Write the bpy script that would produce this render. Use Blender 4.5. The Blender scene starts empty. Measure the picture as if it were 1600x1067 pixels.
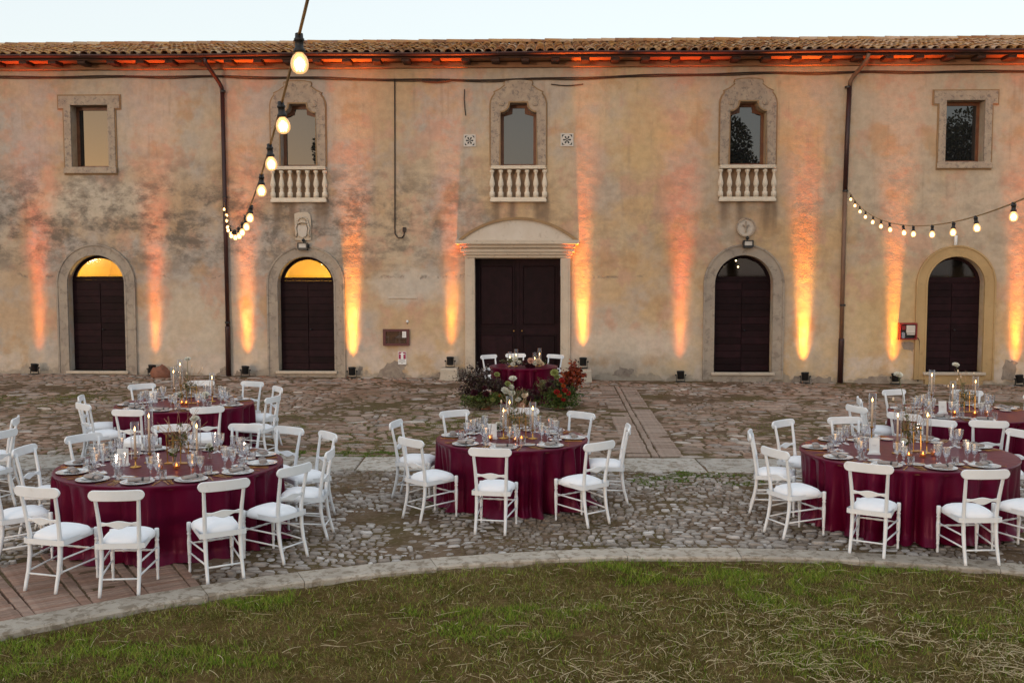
import bpy, bmesh, math, random
import numpy as np
from mathutils import Vector, Matrix
random.seed(7); rng = np.random.default_rng(7)
R = math.radians; PI = math.pi
scene = bpy.context.scene
col = scene.collection

# ------------------------------------------------------------------ camera, sky, sun, exposure
cam_d = bpy.data.cameras.new('camera'); cam = bpy.data.objects.new('camera', cam_d); col.objects.link(cam)
cam.location = (0, 0, 2.73); cam.rotation_euler = (R(90 - 3.99), 0, 0)
cam_d.lens = 35.0; cam_d.sensor_width = 36.0; cam_d.clip_end = 2000; cam_d.clip_start = 0.05
scene.camera = cam
SUN_EL, SUN_AZ = 3.0, 207.0            # azimuth clockwise from +Y: behind the camera, to its left
world = bpy.data.worlds.new('World'); scene.world = world; world.use_nodes = True
wn = world.node_tree.nodes; wn.clear()
sky_n = wn.new('ShaderNodeTexSky'); sky_n.sky_type = 'NISHITA'; sky_n.sun_disc = False
sky_n.sun_elevation = R(SUN_EL); sky_n.sun_rotation = R(SUN_AZ)
sky_n.air_density = 1.0; sky_n.dust_density = 1.0; sky_n.ozone_density = 1.0
bg = wn.new('ShaderNodeBackground'); bg.inputs['Strength'].default_value = 0.10
wo = wn.new('ShaderNodeOutputWorld')
veil = wn.new('ShaderNodeMix'); veil.data_type = 'RGBA'; veil.blend_type = 'ADD'; veil.inputs[0].default_value = 1.0   # even high cloud over the whole sky
veil.inputs[7].default_value = (6.5, 6.9, 7.2, 1)
world.node_tree.links.new(sky_n.outputs[0], veil.inputs[6]); world.node_tree.links.new(veil.outputs[2], bg.inputs[0]); world.node_tree.links.new(bg.outputs[0], wo.inputs[0])
sun_d = bpy.data.lights.new('sun', 'SUN'); sun_d.energy = 0.5; sun_d.angle = R(5); sun_d.color = (1.0, 0.80, 0.62)
sun = bpy.data.objects.new('sun', sun_d); col.objects.link(sun)
_sd = Vector((math.sin(R(SUN_AZ)) * math.cos(R(SUN_EL)), math.cos(R(SUN_AZ)) * math.cos(R(SUN_EL)), math.sin(R(SUN_EL))))
sun.rotation_euler = _sd.to_track_quat('Z', 'Y').to_euler(); sun.location = (-20, -30, 30)
scene.view_settings.view_transform = 'Standard'; scene.view_settings.look = 'None'
scene.view_settings.gamma = 1.0; scene.view_settings.use_curve_mapping = False
scene.view_settings.exposure = 0.14
scene.render.engine = 'CYCLES'
cy = scene.cycles
cy.use_denoising = True; cy.max_bounces = 6; cy.diffuse_bounces = 2; cy.glossy_bounces = 4
cy.transmission_bounces = 4; cy.transparent_max_bounces = 28; cy.use_adaptive_sampling = True; cy.adaptive_threshold = 0.02
cy.caustics_reflective = False; cy.caustics_refractive = False; cy.sample_clamp_indirect = 6.0

# ------------------------------------------------------------------ helpers: objects
def tag(o, label=None, cat=None, group=None, kind=None):
    if label: o['label'] = label
    if cat: o['category'] = cat
    if group: o['group'] = group
    if kind: o['kind'] = kind
    return o
def empty(name, loc=(0, 0, 0), rz=0.0, parent=None):
    o = bpy.data.objects.new(name, None); col.objects.link(o); o.empty_display_size = 0.1
    o.location = loc; o.rotation_euler = (0, 0, rz); o.parent = parent
    return o
def link(name, me, parent=None, loc=(0, 0, 0), rot=(0, 0, 0), scale=(1, 1, 1)):
    o = bpy.data.objects.new(name, me); col.objects.link(o); o.parent = parent
    o.location = loc; o.rotation_euler = rot; o.scale = scale
    return o
def copy_tree(o, parent=None):
    c = o.copy(); col.objects.link(c); c.parent = parent
    for ch in list(o.children): copy_tree(ch, c)
    return c
def smooth_me(me, on=True):
    me.polygons.foreach_set('use_smooth', [on] * len(me.polygons)); me.update()
def np_mesh(name, V, F, mat=None, smooth=False):
    """V (n,3); F list of int arrays (m,k) of equal-size polygons"""
    V = np.asarray(V, np.float32); me = bpy.data.meshes.new(name)
    if not isinstance(F, (list, tuple)): F = [F]
    F = [np.asarray(f, np.int32) for f in F if len(f)]
    me.vertices.add(len(V)); me.vertices.foreach_set('co', V.ravel())
    nl = sum(f.size for f in F); nf = sum(len(f) for f in F)
    me.loops.add(nl); me.polygons.add(nf)
    me.loops.foreach_set('vertex_index', np.concatenate([f.ravel() for f in F]))
    tot = np.concatenate([np.full(len(f), f.shape[1], np.int32) for f in F])
    start = np.concatenate([[0], np.cumsum(tot)[:-1]]).astype(np.int32)
    me.polygons.foreach_set('loop_start', start)
    me.update(calc_edges=True); me.validate()
    if mat: me.materials.append(mat)
    if smooth: smooth_me(me)
    return me

class MB:
    """collects shapes into one mesh"""
    def __init__(s): s.v = []; s.f = []
    def add(s, V, F):
        b = len(s.v); s.v += [tuple(p) for p in V]; s.f += [tuple(i + b for i in f) for f in F]; return s
    def box(s, x0, x1, y0, y1, z0, z1, c=0.0):
        """box with optional chamfer c on every edge of the top/bottom outline"""
        if c <= 0:
            V = [(x, y, z) for z in (z0, z1) for (x, y) in ((x0, y0), (x1, y0), (x1, y1), (x0, y1))]
            F = [(0, 3, 2, 1), (4, 5, 6, 7)] + [(i, (i + 1) % 4, 4 + (i + 1) % 4, 4 + i) for i in range(4)]
            return s.add(V, F)
        ring = lambda e, z: [(x0 + e + c, y0 + e, z), (x1 - e - c, y0 + e, z), (x1 - e, y0 + e + c, z), (x1 - e, y1 - e - c, z),
                             (x1 - e - c, y1 - e, z), (x0 + e + c, y1 - e, z), (x0 + e, y1 - e - c, z), (x0 + e, y0 + e + c, z)]
        V = ring(c, z0) + ring(0, z0 + c) + ring(0, z1 - c) + ring(c, z1)
        F = [tuple(range(7, -1, -1)), tuple(range(24, 32))]
        for k in range(3):
            F += [(8 * k + i, 8 * k + (i + 1) % 8, 8 * k + 8 + (i + 1) % 8, 8 * k + 8 + i) for i in range(8)]
        return s.add(V, F)
    def lathe(s, prof, n=16, c=(0, 0, 0), cap0=True, cap1=True):
        V = []; F = []
        for (r, z) in prof:
            V += [(c[0] + r * math.cos(2 * PI * i / n), c[1] + r * math.sin(2 * PI * i / n), c[2] + z) for i in range(n)]
        for k in range(len(prof) - 1):
            F += [(k * n + i, k * n + (i + 1) % n, (k + 1) * n + (i + 1) % n, (k + 1) * n + i) for i in range(n)]
        if cap0 and prof[0][0] > 1e-5: F.append(tuple(range(n - 1, -1, -1)))
        if cap1 and prof[-1][0] > 1e-5: F.append(tuple((len(prof) - 1) * n + i for i in range(n)))
        return s.add(V, F)
    def tube(s, path, rad, n=8, cap=True, flat=1.0):
        path = [Vector(p) for p in path]
        if not isinstance(rad, (list, tuple)): rad = [rad] * len(path)
        V = []; F = []; up = None
        for i, p in enumerate(path):
            t = (path[min(i + 1, len(path) - 1)] - path[max(i - 1, 0)]).normalized()
            if up is None:
                up = Vector((0, 0, 1)) if abs(t.z) < 0.9 else Vector((1, 0, 0))
            a = t.cross(up).normalized(); b = a.cross(t).normalized(); up = b
            V += [tuple(p + a * (rad[i] * math.cos(2 * PI * k / n)) + b * (rad[i] * flat * math.sin(2 * PI * k / n))) for k in range(n)]
        for k in range(len(path) - 1):
            F += [(k * n + i, k * n + (i + 1) % n, (k + 1) * n + (i + 1) % n, (k + 1) * n + i) for i in range(n)]
        if cap: F += [tuple(range(n - 1, -1, -1)), tuple((len(path) - 1) * n + i for i in range(n))]
        return s.add(V, F)
    def loft(s, rings, close=True, cap=True):
        n = len(rings[0]); V = [p for r in rings for p in r]; F = []
        for k in range(len(rings) - 1):
            for i in range(n if close else n - 1):
                F.append((k * n + i, k * n + (i + 1) % n, (k + 1) * n + (i + 1) % n, (k + 1) * n + i))
        if cap and close: F += [tuple(range(n - 1, -1, -1)), tuple((len(rings) - 1) * n + i for i in range(n))]
        return s.add(V, F)
    def ball(s, c, r, n=10, m=6, sz=1.0):
        prof = [(max(1e-6, r * math.sin(PI * k / m)), -r * sz * math.cos(PI * k / m)) for k in range(m + 1)]
        return s.lathe(prof, n, c, False, False)
    def mesh(s, name, mat=None, smooth=False, fix=True):
        me = bpy.data.meshes.new(name); me.from_pydata(s.v, [], s.f)
        if fix:
            bm = bmesh.new(); bm.from_mesh(me); bmesh.ops.recalc_face_normals(bm, faces=bm.faces[:]); bm.to_mesh(me); bm.free()
        if mat: me.materials.append(mat)
        if smooth: smooth_me(me)
        me.update(); return me
    def build(s, name, mat=None, parent=None, smooth=False, loc=(0, 0, 0), rot=(0, 0, 0)):
        return link(name, s.mesh(name, mat, smooth), parent, loc, rot)

def slab_mesh(name, outer, holes, y0, y1, mat, outer_sides=True, back=False):
    """flat shape in the x,z plane with holes: front face at y0, edges running to y1"""
    bm = bmesh.new(); loops = []
    for lp in [outer] + list(holes):
        vs = [bm.verts.new((p[0], y0, p[1])) for p in lp]
        for i in range(len(vs)): bm.edges.new((vs[i], vs[(i + 1) % len(vs)]))
        loops.append(vs)
    bmesh.ops.triangle_fill(bm, use_beauty=True, use_dissolve=False, edges=bm.edges[:], normal=(0, -1, 0))
    for f in bm.faces:
        f.normal_update()
        if f.normal.y > 0: f.normal_flip()
    for k, vs in enumerate(loops):
        if k == 0 and not outer_sides: continue
        area = sum(vs[i].co.x * vs[(i + 1) % len(vs)].co.z - vs[(i + 1) % len(vs)].co.x * vs[i].co.z for i in range(len(vs)))
        bs = [bm.verts.new((v.co.x, y1, v.co.z)) for v in vs]
        for i in range(len(vs)):
            j = (i + 1) % len(vs)
            q = (vs[i], bs[i], bs[j], vs[j]) if (area > 0) == (k == 0) else (vs[j], bs[j], bs[i], vs[i])
            bm.faces.new(q)
    me = bpy.data.meshes.new(name); bm.to_mesh(me); bm.free()
    if mat: me.materials.append(mat)
    return me
def slab(name, outer, holes, y0, y1, mat, parent, **k):
    return link(name, slab_mesh(name, outer, holes, y0, y1, mat, **k), parent)
def rect(x0, x1, z0, z1): return [(x0, z0), (x1, z0), (x1, z1), (x0, z1)]
def arch(cx, h, spring, bottom, n=22, rise=None):
    rise = h if rise is None else rise
    return [(cx - h, bottom), (cx + h, bottom)] + [(cx + h * math.cos(PI * i / n), spring + rise * math.sin(PI * i / n)) for i in range(n + 1)]

# ------------------------------------------------------------------ helpers: node materials
class NT:
    def __init__(s, name):
        s.m = bpy.data.materials.new(name); s.m.use_nodes = True; s.t = s.m.node_tree; s.t.nodes.clear()
        s.out = s.t.nodes.new('ShaderNodeOutputMaterial'); s._co = None
    def n(s, kind, **props):
        nd = s.t.nodes.new(kind)
        for k, v in props.items(): setattr(nd, k, v)
        return nd
    def set(s, sock, v):
        if isinstance(v, bpy.types.NodeSocket): s.t.links.new(v, sock)
        elif v is not None:
            if sock.type == 'RGBA' and len(v) == 3: v = (*v, 1)
            sock.default_value = v
    def co(s):
        if s._co is None: s._co = s.n('ShaderNodeTexCoord').outputs['Object']
        return s._co
    def math(s, op, a, b=None, c=None, clamp=False):
        nd = s.n('ShaderNodeMath', operation=op, use_clamp=clamp)
        for i, v in enumerate((a, b, c)):
            if v is not None: s.set(nd.inputs[i], v)
        return nd.outputs[0]
    def vmul(s, v, k):
        nd = s.n('ShaderNodeVectorMath', operation='MULTIPLY'); s.set(nd.inputs[0], v); nd.inputs[1].default_value = k; return nd.outputs[0]
    def vadd(s, v, k):
        nd = s.n('ShaderNodeVectorMath', operation='ADD'); s.set(nd.inputs[0], v); s.set(nd.inputs[1], k); return nd.outputs[0]
    def sep(s, v):
        nd = s.n('ShaderNodeSeparateXYZ'); s.set(nd.inputs[0], v); return nd.outputs
    def noise(s, scale=5, detail=4, rough=0.5, dist=0.0, vec=None, out=0, lac=2.0):
        nd = s.n('ShaderNodeTexNoise'); s.set(nd.inputs['Vector'], vec if vec is not None else s.co())
        nd.inputs['Scale'].default_value = scale; nd.inputs['Detail'].default_value = detail
        nd.inputs['Roughness'].default_value = rough; nd.inputs['Distortion'].default_value = dist; nd.inputs['Lacunarity'].default_value = lac
        return nd.outputs[out]
    def ramp(s, f, lo, hi, a=0.0, b=1.0):
        nd = s.n('ShaderNodeMapRange', interpolation_type='SMOOTHSTEP'); s.set(nd.inputs[0], f)
        for i, v in zip((1, 2, 3, 4), (lo, hi, a, b)): nd.inputs[i].default_value = v
        return nd.outputs[0]
    def mix(s, f, a, b, blend='MIX'):
        nd = s.n('ShaderNodeMix', data_type='RGBA', blend_type=blend); s.set(nd.inputs[0], f); s.set(nd.inputs[6], a); s.set(nd.inputs[7], b)
        return nd.outputs[2]
    def island(s):
        g = s.n('ShaderNodeNewGeometry').outputs['Random Per Island']; o = s.n('ShaderNodeObjectInfo').outputs['Random']
        return s.math('FRACT', s.math('ADD', g, o))
    def colors(s, f, stops, interp='LINEAR'):
        nd = s.n('ShaderNodeValToRGB'); s.set(nd.inputs[0], f); cr = nd.color_ramp; cr.interpolation = interp
        while len(cr.elements) < len(stops): cr.elements.new(0.5)
        for e, (p, c) in zip(cr.elements, stops): e.position = p; e.color = (*c, 1)
        return nd.outputs[0]
    def bump(s, h, strength=0.3, dist=0.02, normal=None):
        nd = s.n('ShaderNodeBump'); nd.inputs['Strength'].default_value = strength; nd.inputs['Distance'].default_value = dist
        s.set(nd.inputs['Height'], h)
        if normal is not None: s.set(nd.inputs['Normal'], normal)
        return nd.outputs[0]
    def principled(s, color, rough=0.6, metal=0.0, normal=None, **kw):
        p = s.n('ShaderNodeBsdfPrincipled'); s.set(p.inputs['Base Color'], color); s.set(p.inputs['Roughness'], rough); p.inputs['Metallic'].default_value = metal
        if normal is not None: s.set(p.inputs['Normal'], normal)
        for k, v in kw.items(): s.set(p.inputs[k.replace('_', ' ')], v)
        s.t.links.new(p.outputs[0], s.out.inputs[0]); return p
    def ellipse(s, x, z, cx, cz, rx, rz, soft=0.5, wob=None, amt=0.5):
        a = s.math('MULTIPLY', s.math('SUBTRACT', x, cx), 1 / rx); b = s.math('MULTIPLY', s.math('SUBTRACT', z, cz), 1 / rz)
        d = s.math('SQRT', s.math('ADD', s.math('MULTIPLY', a, a), s.math('MULTIPLY', b, b)))
        if wob is not None: d = s.math('ADD', d, s.math('MULTIPLY', s.math('SUBTRACT', wob, 0.5), amt * 2))
        return s.ramp(d, 1 - soft, 1 + soft * 0.4, 1.0, 0.0)

def simple(name, c1, c2=None, scale=8, rough=0.6, metal=0.0, bump=0.0, bscale=40, detail=5, isl=0.0, **kw):
    t = NT(name); f = t.ramp(t.noise(scale, detail, 0.6), 0.3, 0.7)
    c = t.mix(f, c1, c2 if c2 else tuple(x * 0.8 for x in c1))
    if isl > 0:
        hv = t.n('ShaderNodeHueSaturation'); t.set(hv.inputs['Value'], t.ramp(t.island(), 0, 1, 1 - isl, 1 + isl)); t.set(hv.inputs['Color'], c); c = hv.outputs[0]
    nm = t.bump(t.noise(bscale, 4, 0.6), bump, 0.01) if bump > 0 else None
    t.principled(c, rough, metal, nm, **kw); return t.m
def emitter(name, c, strength):
    t = NT(name); e = t.n('ShaderNodeEmission'); t.set(e.inputs[0], c); e.inputs[1].default_value = strength
    t.t.links.new(e.outputs[0], t.out.inputs[0]); return t.m
def thin_glass(name, tint=(0.97, 0.98, 0.98), base=0.06, edge=0.7, power=2.2, rough=0.03, edge_tint=None):
    t = NT(name); lw = t.n('ShaderNodeLayerWeight'); lw.inputs[0].default_value = 0.5
    f = t.math('ADD', t.math('MULTIPLY', t.math('POWER', lw.outputs['Facing'], power), edge), base, clamp=True)
    tr = t.n('ShaderNodeBsdfTransparent'); t.set(tr.inputs[0], tint if edge_tint is None else t.mix(t.math('POWER', lw.outputs['Facing'], 1.5), tint, edge_tint))
    gl = t.n('ShaderNodeBsdfGlossy'); gl.inputs['Roughness'].default_value = rough; t.set(gl.inputs[0], (1, 1, 1))
    mx = t.n('ShaderNodeMixShader'); t.set(mx.inputs[0], f); t.t.links.new(tr.outputs[0], mx.inputs[1]); t.t.links.new(gl.outputs[0], mx.inputs[2])
    t.t.links.new(mx.outputs[0], t.out.inputs[0]); return t.m

# value noise for geometry
_tab = rng.random((256, 256))
def vnoise(x, y):
    x = np.asarray(x, float); y = np.asarray(y, float)
    xi = np.floor(x).astype(int); yi = np.floor(y).astype(int); fx = x - xi; fy = y - yi
    fx = fx * fx * (3 - 2 * fx); fy = fy * fy * (3 - 2 * fy)
    g = lambda a, b: _tab[a % 256, b % 256]
    return (g(xi, yi) * (1 - fx) + g(xi + 1, yi) * fx) * (1 - fy) + (g(xi, yi + 1) * (1 - fx) + g(xi + 1, yi + 1) * fx) * fy
def fbm(x, y, o=4):
    s = 0; a = 0.5; n = 0
    for k in range(o):
        s = s + a * vnoise(np.asarray(x) * 2 ** k + 17.3 * k, np.asarray(y) * 2 ** k + 9.1 * k); n += a; a *= 0.5
    return s / n

# ------------------------------------------------------------------ layout in metres
KC = (1.75, 0.6); KR1, KR0 = 9.0, 8.69           # the lawn's round kerb: centre, outer and inner radius
WY = 25.3; WA = -math.atan(0.03)                 # wall plane at x = 0 and its turn about z
def base_z(x, y):
    """gentle fall of the yard along the wall"""
    t = np.clip((np.asarray(y, float) - 13.5) / 10.5, 0, 1); t = t * t * (3 - 2 * t)
    return -0.0085 * np.clip(np.asarray(x, float), -16, 16) * t
def in_lawn(x, y): return np.hypot(np.asarray(x) - KC[0], np.asarray(y) - KC[1]) < KR0
def ground_z(x, y):
    b = base_z(x, y) + 0.045 * (fbm(np.asarray(x) * 1.1, np.asarray(y) * 1.1, 4) - 0.5) + 0.02 * (vnoise(np.asarray(x) * 4.3, np.asarray(y) * 4.3) - 0.5)
    lawn = np.where(in_lawn(x, y), -0.015, 0.0)
    return b + lawn

# ------------------------------------------------------------------ materials
def wall_material():
    t = NT('aged_ochre_plaster'); P = t.co(); x, y, z = t.sep(P)
    n_big = t.noise(0.38, 6, 0.55, 0.1); n_mid = t.noise(0.9, 6, 0.58, 0.1); n_fin = t.noise(5.0, 8, 0.65)
    n_b2 = t.noise(0.5, 6, 0.58, 0.1, vec=t.vadd(P, (31, 7, 5))); n_m2 = t.noise(1.5, 7, 0.60, 0.1, vec=t.vadd(P, (3, 17, 9)))
    c = t.mix(t.ramp(x, -9.0, 7.0), t.mix(t.ramp(n_big, 0.38, 0.62), (0.53, 0.375, 0.245), (0.56, 0.45, 0.34)), t.mix(t.ramp(n_big, 0.38, 0.62), (0.60, 0.405, 0.225), (0.61, 0.46, 0.295)))
    c = t.mix(t.math('MULTIPLY', t.ramp(n_b2, 0.42, 0.58, 0, 0.95), t.ramp(x, -6, 9, 1.0, 0.55)), c, (0.47, 0.41, 0.36))                  # greyish lime wash
    c = t.mix(t.ramp(n_m2, 0.50, 0.62, 0, 0.65), c, (0.57, 0.345, 0.245))                 # pink undercoat
    c = t.mix(t.ramp(n_mid, 0.53, 0.66, 0, 0.65), c, (0.50, 0.31, 0.165))                 # ochre stains
    for (cx, cz, rx, rz, cc, am) in ((3.35, 6.35, 0.75, 1.05, (0.62, 0.425, 0.22), 0.7), (-10.6, 4.55, 1.5, 0.65, (0.62, 0.53, 0.42), 0.8), (-2.7, 2.35, 0.95, 0.55, (0.60, 0.53, 0.45), 0.75),
                                     (3.0, 0.95, 1.7, 0.45, (0.62, 0.53, 0.43), 0.6), (9.8, 1.9, 1.3, 1.3, (0.56, 0.41, 0.22), 0.6), (-1.8, 1.2, 1.2, 0.55, (0.56, 0.42, 0.26), 0.5),
                                     (-8.4, 1.4, 1.0, 1.0, (0.60, 0.52, 0.42), 0.6), (11.6, 4.6, 1.3, 0.7, (0.58, 0.47, 0.36), 0.7), (1.9, 5.2, 0.5, 1.0, (0.58, 0.40, 0.29), 0.6)):
        c = t.mix(t.math('MULTIPLY', t.ellipse(x, z, cx, cz, rx, rz, 0.5, n_m2, 0.9), am), c, cc)
    # dark mould, strongest on the left between the storeys
    left = t.ramp(x, -5.0, 3.0, 1.0, 0.30)
    band = t.math('MULTIPLY', t.ramp(z, 2.0, 3.6), t.ramp(z, 4.4, 6.2, 1, 0))
    mould = t.math('MULTIPLY', t.math('MULTIPLY', band, left), t.ramp(t.noise(1.5, 10, 0.74, 0.15, vec=t.vadd(t.vmul(P, (0.8, 1, 1.25)), (5, 0, 2))), 0.42, 0.62))
    c = t.mix(t.math('MULTIPLY', mould, 0.88), c, (0.155, 0.130, 0.108))
    # vertical rain streaks
    st = t.noise(1.0, 6, 0.6, vec=t.vmul(P, (7, 1, 0.5))); stm = t.ramp(st, 0.52, 0.72)
    c = t.mix(t.math('MULTIPLY', t.math('MULTIPLY', stm, t.ramp(z, 3.0, 4.6, 0, 0.45)), t.ramp(n_mid, 0.35, 0.6)), c, (0.34, 0.26, 0.19))
    for cx in (-5.42, 0.155, 5.88):
        for dx in (-0.55, -0.15, 0.5, 0.68):
            e = t.ellipse(x, z, cx + dx, 4.30, 0.13, 0.55, 0.9, st, 0.5); c = t.mix(t.math('MULTIPLY', e, 0.75), c, (0.20, 0.14, 0.10))
    # ragged horizontal crack above the door heads
    zz = t.math('ADD', z, t.math('MULTIPLY', t.math('SUBTRACT', t.noise(0.9, 6, 0.7), 0.5), 0.5))
    crack = t.math('MULTIPLY', t.ramp(t.math('ABSOLUTE', t.math('SUBTRACT', zz, 2.62)), 0.0, 0.07, 1, 0), t.ramp(t.noise(2.6, 6, 0.75, vec=t.vadd(P, (9, 3, 1))), 0.50, 0.60))
    crack = t.math('MULTIPLY', crack, t.ramp(x, 2.0, 4.5, 1, 0.15))
    c = t.mix(t.math('MULTIPLY', crack, 0.75), c, (0.22, 0.18, 0.15))
    # lime-white salts and lost plaster along the foot of the wall
    salt = t.math('MULTIPLY', t.ramp(z, 0.3, 1.5, 1, 0), t.ramp(n_m2, 0.42, 0.62)); c = t.mix(t.math('MULTIPLY', salt, 0.7), c, (0.64, 0.57, 0.49))
    zf = t.math('ADD', z, t.math('ADD', t.math('MULTIPLY', x, 0.0085), t.math('MULTIPLY', t.math('SUBTRACT', n_m2, 0.5), 1.1)))
    foot = t.ramp(zf, 0.06, 0.13, 1, 0); c = t.mix(t.math('MULTIPLY', foot, 0.8), c, t.mix(n_fin, (0.30, 0.25, 0.20), (0.44, 0.38, 0.31)))
    fine = t.ramp(n_fin, 0.25, 0.75, 0.87, 1.10); c = t.mix(1.0, c, t.math('MULTIPLY', fine, 0.94), 'MULTIPLY')
    sp = t.ramp(t.noise(22, 4, 0.7), 0.66, 0.76, 0, 0.5); c = t.mix(sp, c, (0.22, 0.17, 0.13))
    h = t.math('ADD', t.math('MULTIPLY', t.noise(2.6, 8, 0.62), 1.0), t.math('MULTIPLY', t.noise(26, 5, 0.6), 0.18))
    h = t.math('SUBTRACT', h, t.math('MULTIPLY', crack, 0.6)); h = t.math('SUBTRACT', h, t.math('MULTIPLY', foot, 0.35))
    t.principled(c, 0.95, 0, t.bump(h, 0.34, 0.06), Specular_IOR_Level=0.03)
    return t.m
def stone_mat(name, a, b, dark=(0.12, 0.10, 0.09), amt=0.5, scale=2.0, isl=0.0, rough=0.85, th=0.56):
    t = NT(name); P = t.co(); n = t.noise(scale, 7, 0.62, 0.3); n2 = t.noise(scale * 2.7, 8, 0.7, 0.5, vec=t.vadd(P, (4, 8, 2)))
    c = t.mix(t.ramp(n, 0.3, 0.7), a, b)
    c = t.mix(t.math('MULTIPLY', t.ramp(n2, th, th + 0.12), amt), c, dark)
    if isl: c = t.mix(1.0, c, t.colors(t.island(), [(0, (1 - isl,) * 3), (1, (1 + isl,) * 3)]), 'MULTIPLY')
    t.principled(c, rough, 0, t.bump(t.noise(scale * 12, 6, 0.65), 0.35, 0.02), Specular_IOR_Level=0.06); return t.m
M = {}
M['wall'] = wall_material()
M['surround'] = stone_mat('grey_peperino_stone', (0.33, 0.275, 0.23), (0.41, 0.34, 0.27), (0.19, 0.155, 0.13), 0.6, 2.2, th=0.5)
M['surround_ochre'] = stone_mat('ochre_painted_surround', (0.48, 0.33, 0.17), (0.42, 0.28, 0.14), (0.24, 0.15, 0.08), 0.4, 1.3)
M['travertine'] = stone_mat('travertine', (0.52, 0.43, 0.34), (0.58, 0.49, 0.39), (0.28, 0.22, 0.17), 0.55, 3.0)
M['window_stone'] = stone_mat('weathered_window_stone', (0.46, 0.36, 0.27), (0.36, 0.28, 0.22), (0.17, 0.14, 0.13), 0.65, 4.5, th=0.50)
M['baluster'] = stone_mat('pale_baluster_stone', (0.74, 0.64, 0.52), (0.66, 0.56, 0.44), (0.28, 0.22, 0.17), 0.5, 5.0)
M['moulding'] = stone_mat('brown_moulding', (0.34, 0.22, 0.12), (0.28, 0.18, 0.10), (0.14, 0.09, 0.06), 0.5, 3.0)
M['patina'] = stone_mat('pale_plaster_panel', (0.60, 0.53, 0.46), (0.54, 0.46, 0.38), (0.36, 0.28, 0.21), 0.5, 1.8)
M['recess'] = stone_mat('shaded_recess_plaster', (0.40, 0.27, 0.18), (0.34, 0.22, 0.14), (0.2, 0.13, 0.09), 0.5, 2.0)  # orange-brown shadow behind the balusters is put into this plaster colour
M['doorwood'] = simple('dark_stained_wood', (0.019, 0.0065, 0.009), (0.012, 0.0045, 0.006), 6, 0.6, bump=0.3, bscale=30, isl=0.3, Specular_IOR_Level=0.12)
M['framewood'] = simple('brown_window_wood', (0.20, 0.075, 0.03), (0.13, 0.045, 0.02), 6, 0.5, bump=0.2)
M['eave'] = stone_mat('eave_plaster', (0.36, 0.20, 0.12), (0.30, 0.155, 0.09), (0.24, 0.13, 0.08), 0.5, 1.2)  # reddened plaster: part of the uplights' red glow is put into the colour
M['rafter'] = simple('rafter_wood', (0.07, 0.03, 0.02), (0.04, 0.018, 0.013), 5, 0.8, bump=0.3)
M['gutter'] = simple('painted_brown_gutter', (0.060, 0.022, 0.020), (0.045, 0.017, 0.016), 3, 0.45, 0.2)
M['pipe'] = simple('dark_brown_downpipe', (0.050, 0.018, 0.016), (0.032, 0.012, 0.012), 3, 0.45, 0.2)
M['pipe_tan'] = simple('faded_downpipe', (0.20, 0.11, 0.065), (0.15, 0.08, 0.05), 3, 0.55)
M['cable'] = simple('old_cable', (0.055, 0.032, 0.022), (0.03, 0.018, 0.014), 6, 0.7)
M['black'] = simple('matte_black_metal', (0.012, 0.012, 0.014), (0.008, 0.008, 0.009), 10, 0.42)
M['rubber'] = simple('black_rubber', (0.014, 0.010, 0.010), (0.01, 0.008, 0.008), 10, 0.55)
M['cord'] = simple('bulb_lit_cord', (0.30, 0.155, 0.035), (0.24, 0.12, 0.03), 8, 0.6)  # black cord coloured tan: the glow of the bulbs is put into its colour
M['chair'] = simple('white_lacquer', (0.74, 0.75, 0.765), (0.69, 0.695, 0.70), 5, 0.35, bump=0.05, bscale=25)
def chair_paint():
    t = NT('worn_white_paint'); c = t.mix(t.ramp(t.noise(5, 5, 0.6), 0.3, 0.7), (0.82, 0.835, 0.865), (0.76, 0.77, 0.79)); o = t.n('ShaderNodeObjectInfo').outputs['Location']
    v = t.vadd(t.co(), o); c = t.mix(t.ramp(t.noise(46, 4, 0.7, vec=v), 0.68, 0.74, 0, 0.75), c, (0.40, 0.36, 0.32)); c = t.mix(t.ramp(t.noise(9, 5, 0.7, vec=v), 0.60, 0.75, 0, 0.5), c, (0.60, 0.575, 0.54))
    t.principled(c, t.ramp(t.noise(20, 4), 0.3, 0.7, 0.32, 0.55), 0, t.bump(t.noise(1.0, 4, 0.6, vec=t.vmul(v, (60, 60, 18))), 0.10, 0.004)); return t.m
M['chair'] = chair_paint()
M['cushion'] = simple('white_cotton', (0.90, 0.91, 0.95), (0.87, 0.88, 0.92), 12, 0.85, bump=0.12, bscale=160, Sheen_Weight=0.2)
M['china'] = simple('white_china', (0.76, 0.76, 0.76), (0.72, 0.72, 0.73), 4, 0.12, Coat_Weight=0.3)
M['linen'] = simple('warm_grey_linen', (0.36, 0.30, 0.275), (0.30, 0.25, 0.23), 30, 0.9, bump=0.2, bscale=200)
M['band'] = simple('dark_napkin_band', (0.05, 0.035, 0.035), (0.03, 0.02, 0.02), 10, 0.5)
M['paper'] = simple('white_card', (0.80, 0.79, 0.78), (0.77, 0.76, 0.75), 3, 0.7)
M['ink'] = simple('grey_print', (0.32, 0.31, 0.31), None, 5, 0.8)
M['gold'] = simple('brushed_gold', (0.62, 0.36, 0.10), (0.55, 0.30, 0.08), 20, 0.30, 0.9)
M['wax'] = simple('ivory_wax', (0.78, 0.60, 0.44), (0.74, 0.55, 0.40), 5, 0.5, Subsurface_Weight=0.0)
M['flame'] = emitter('candle_flame', (1.0, 0.55, 0.18), 14.0)
M['votive_glow'] = emitter('votive_flame', (1.0, 0.45, 0.12), 10.0)
M['bulb'] = emitter('lit_bulb', (1.0, 0.70, 0.36), 7.0)
M['bulb_core'] = emitter('bulb_filament', (1.0, 0.80, 0.5), 30.0)
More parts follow.
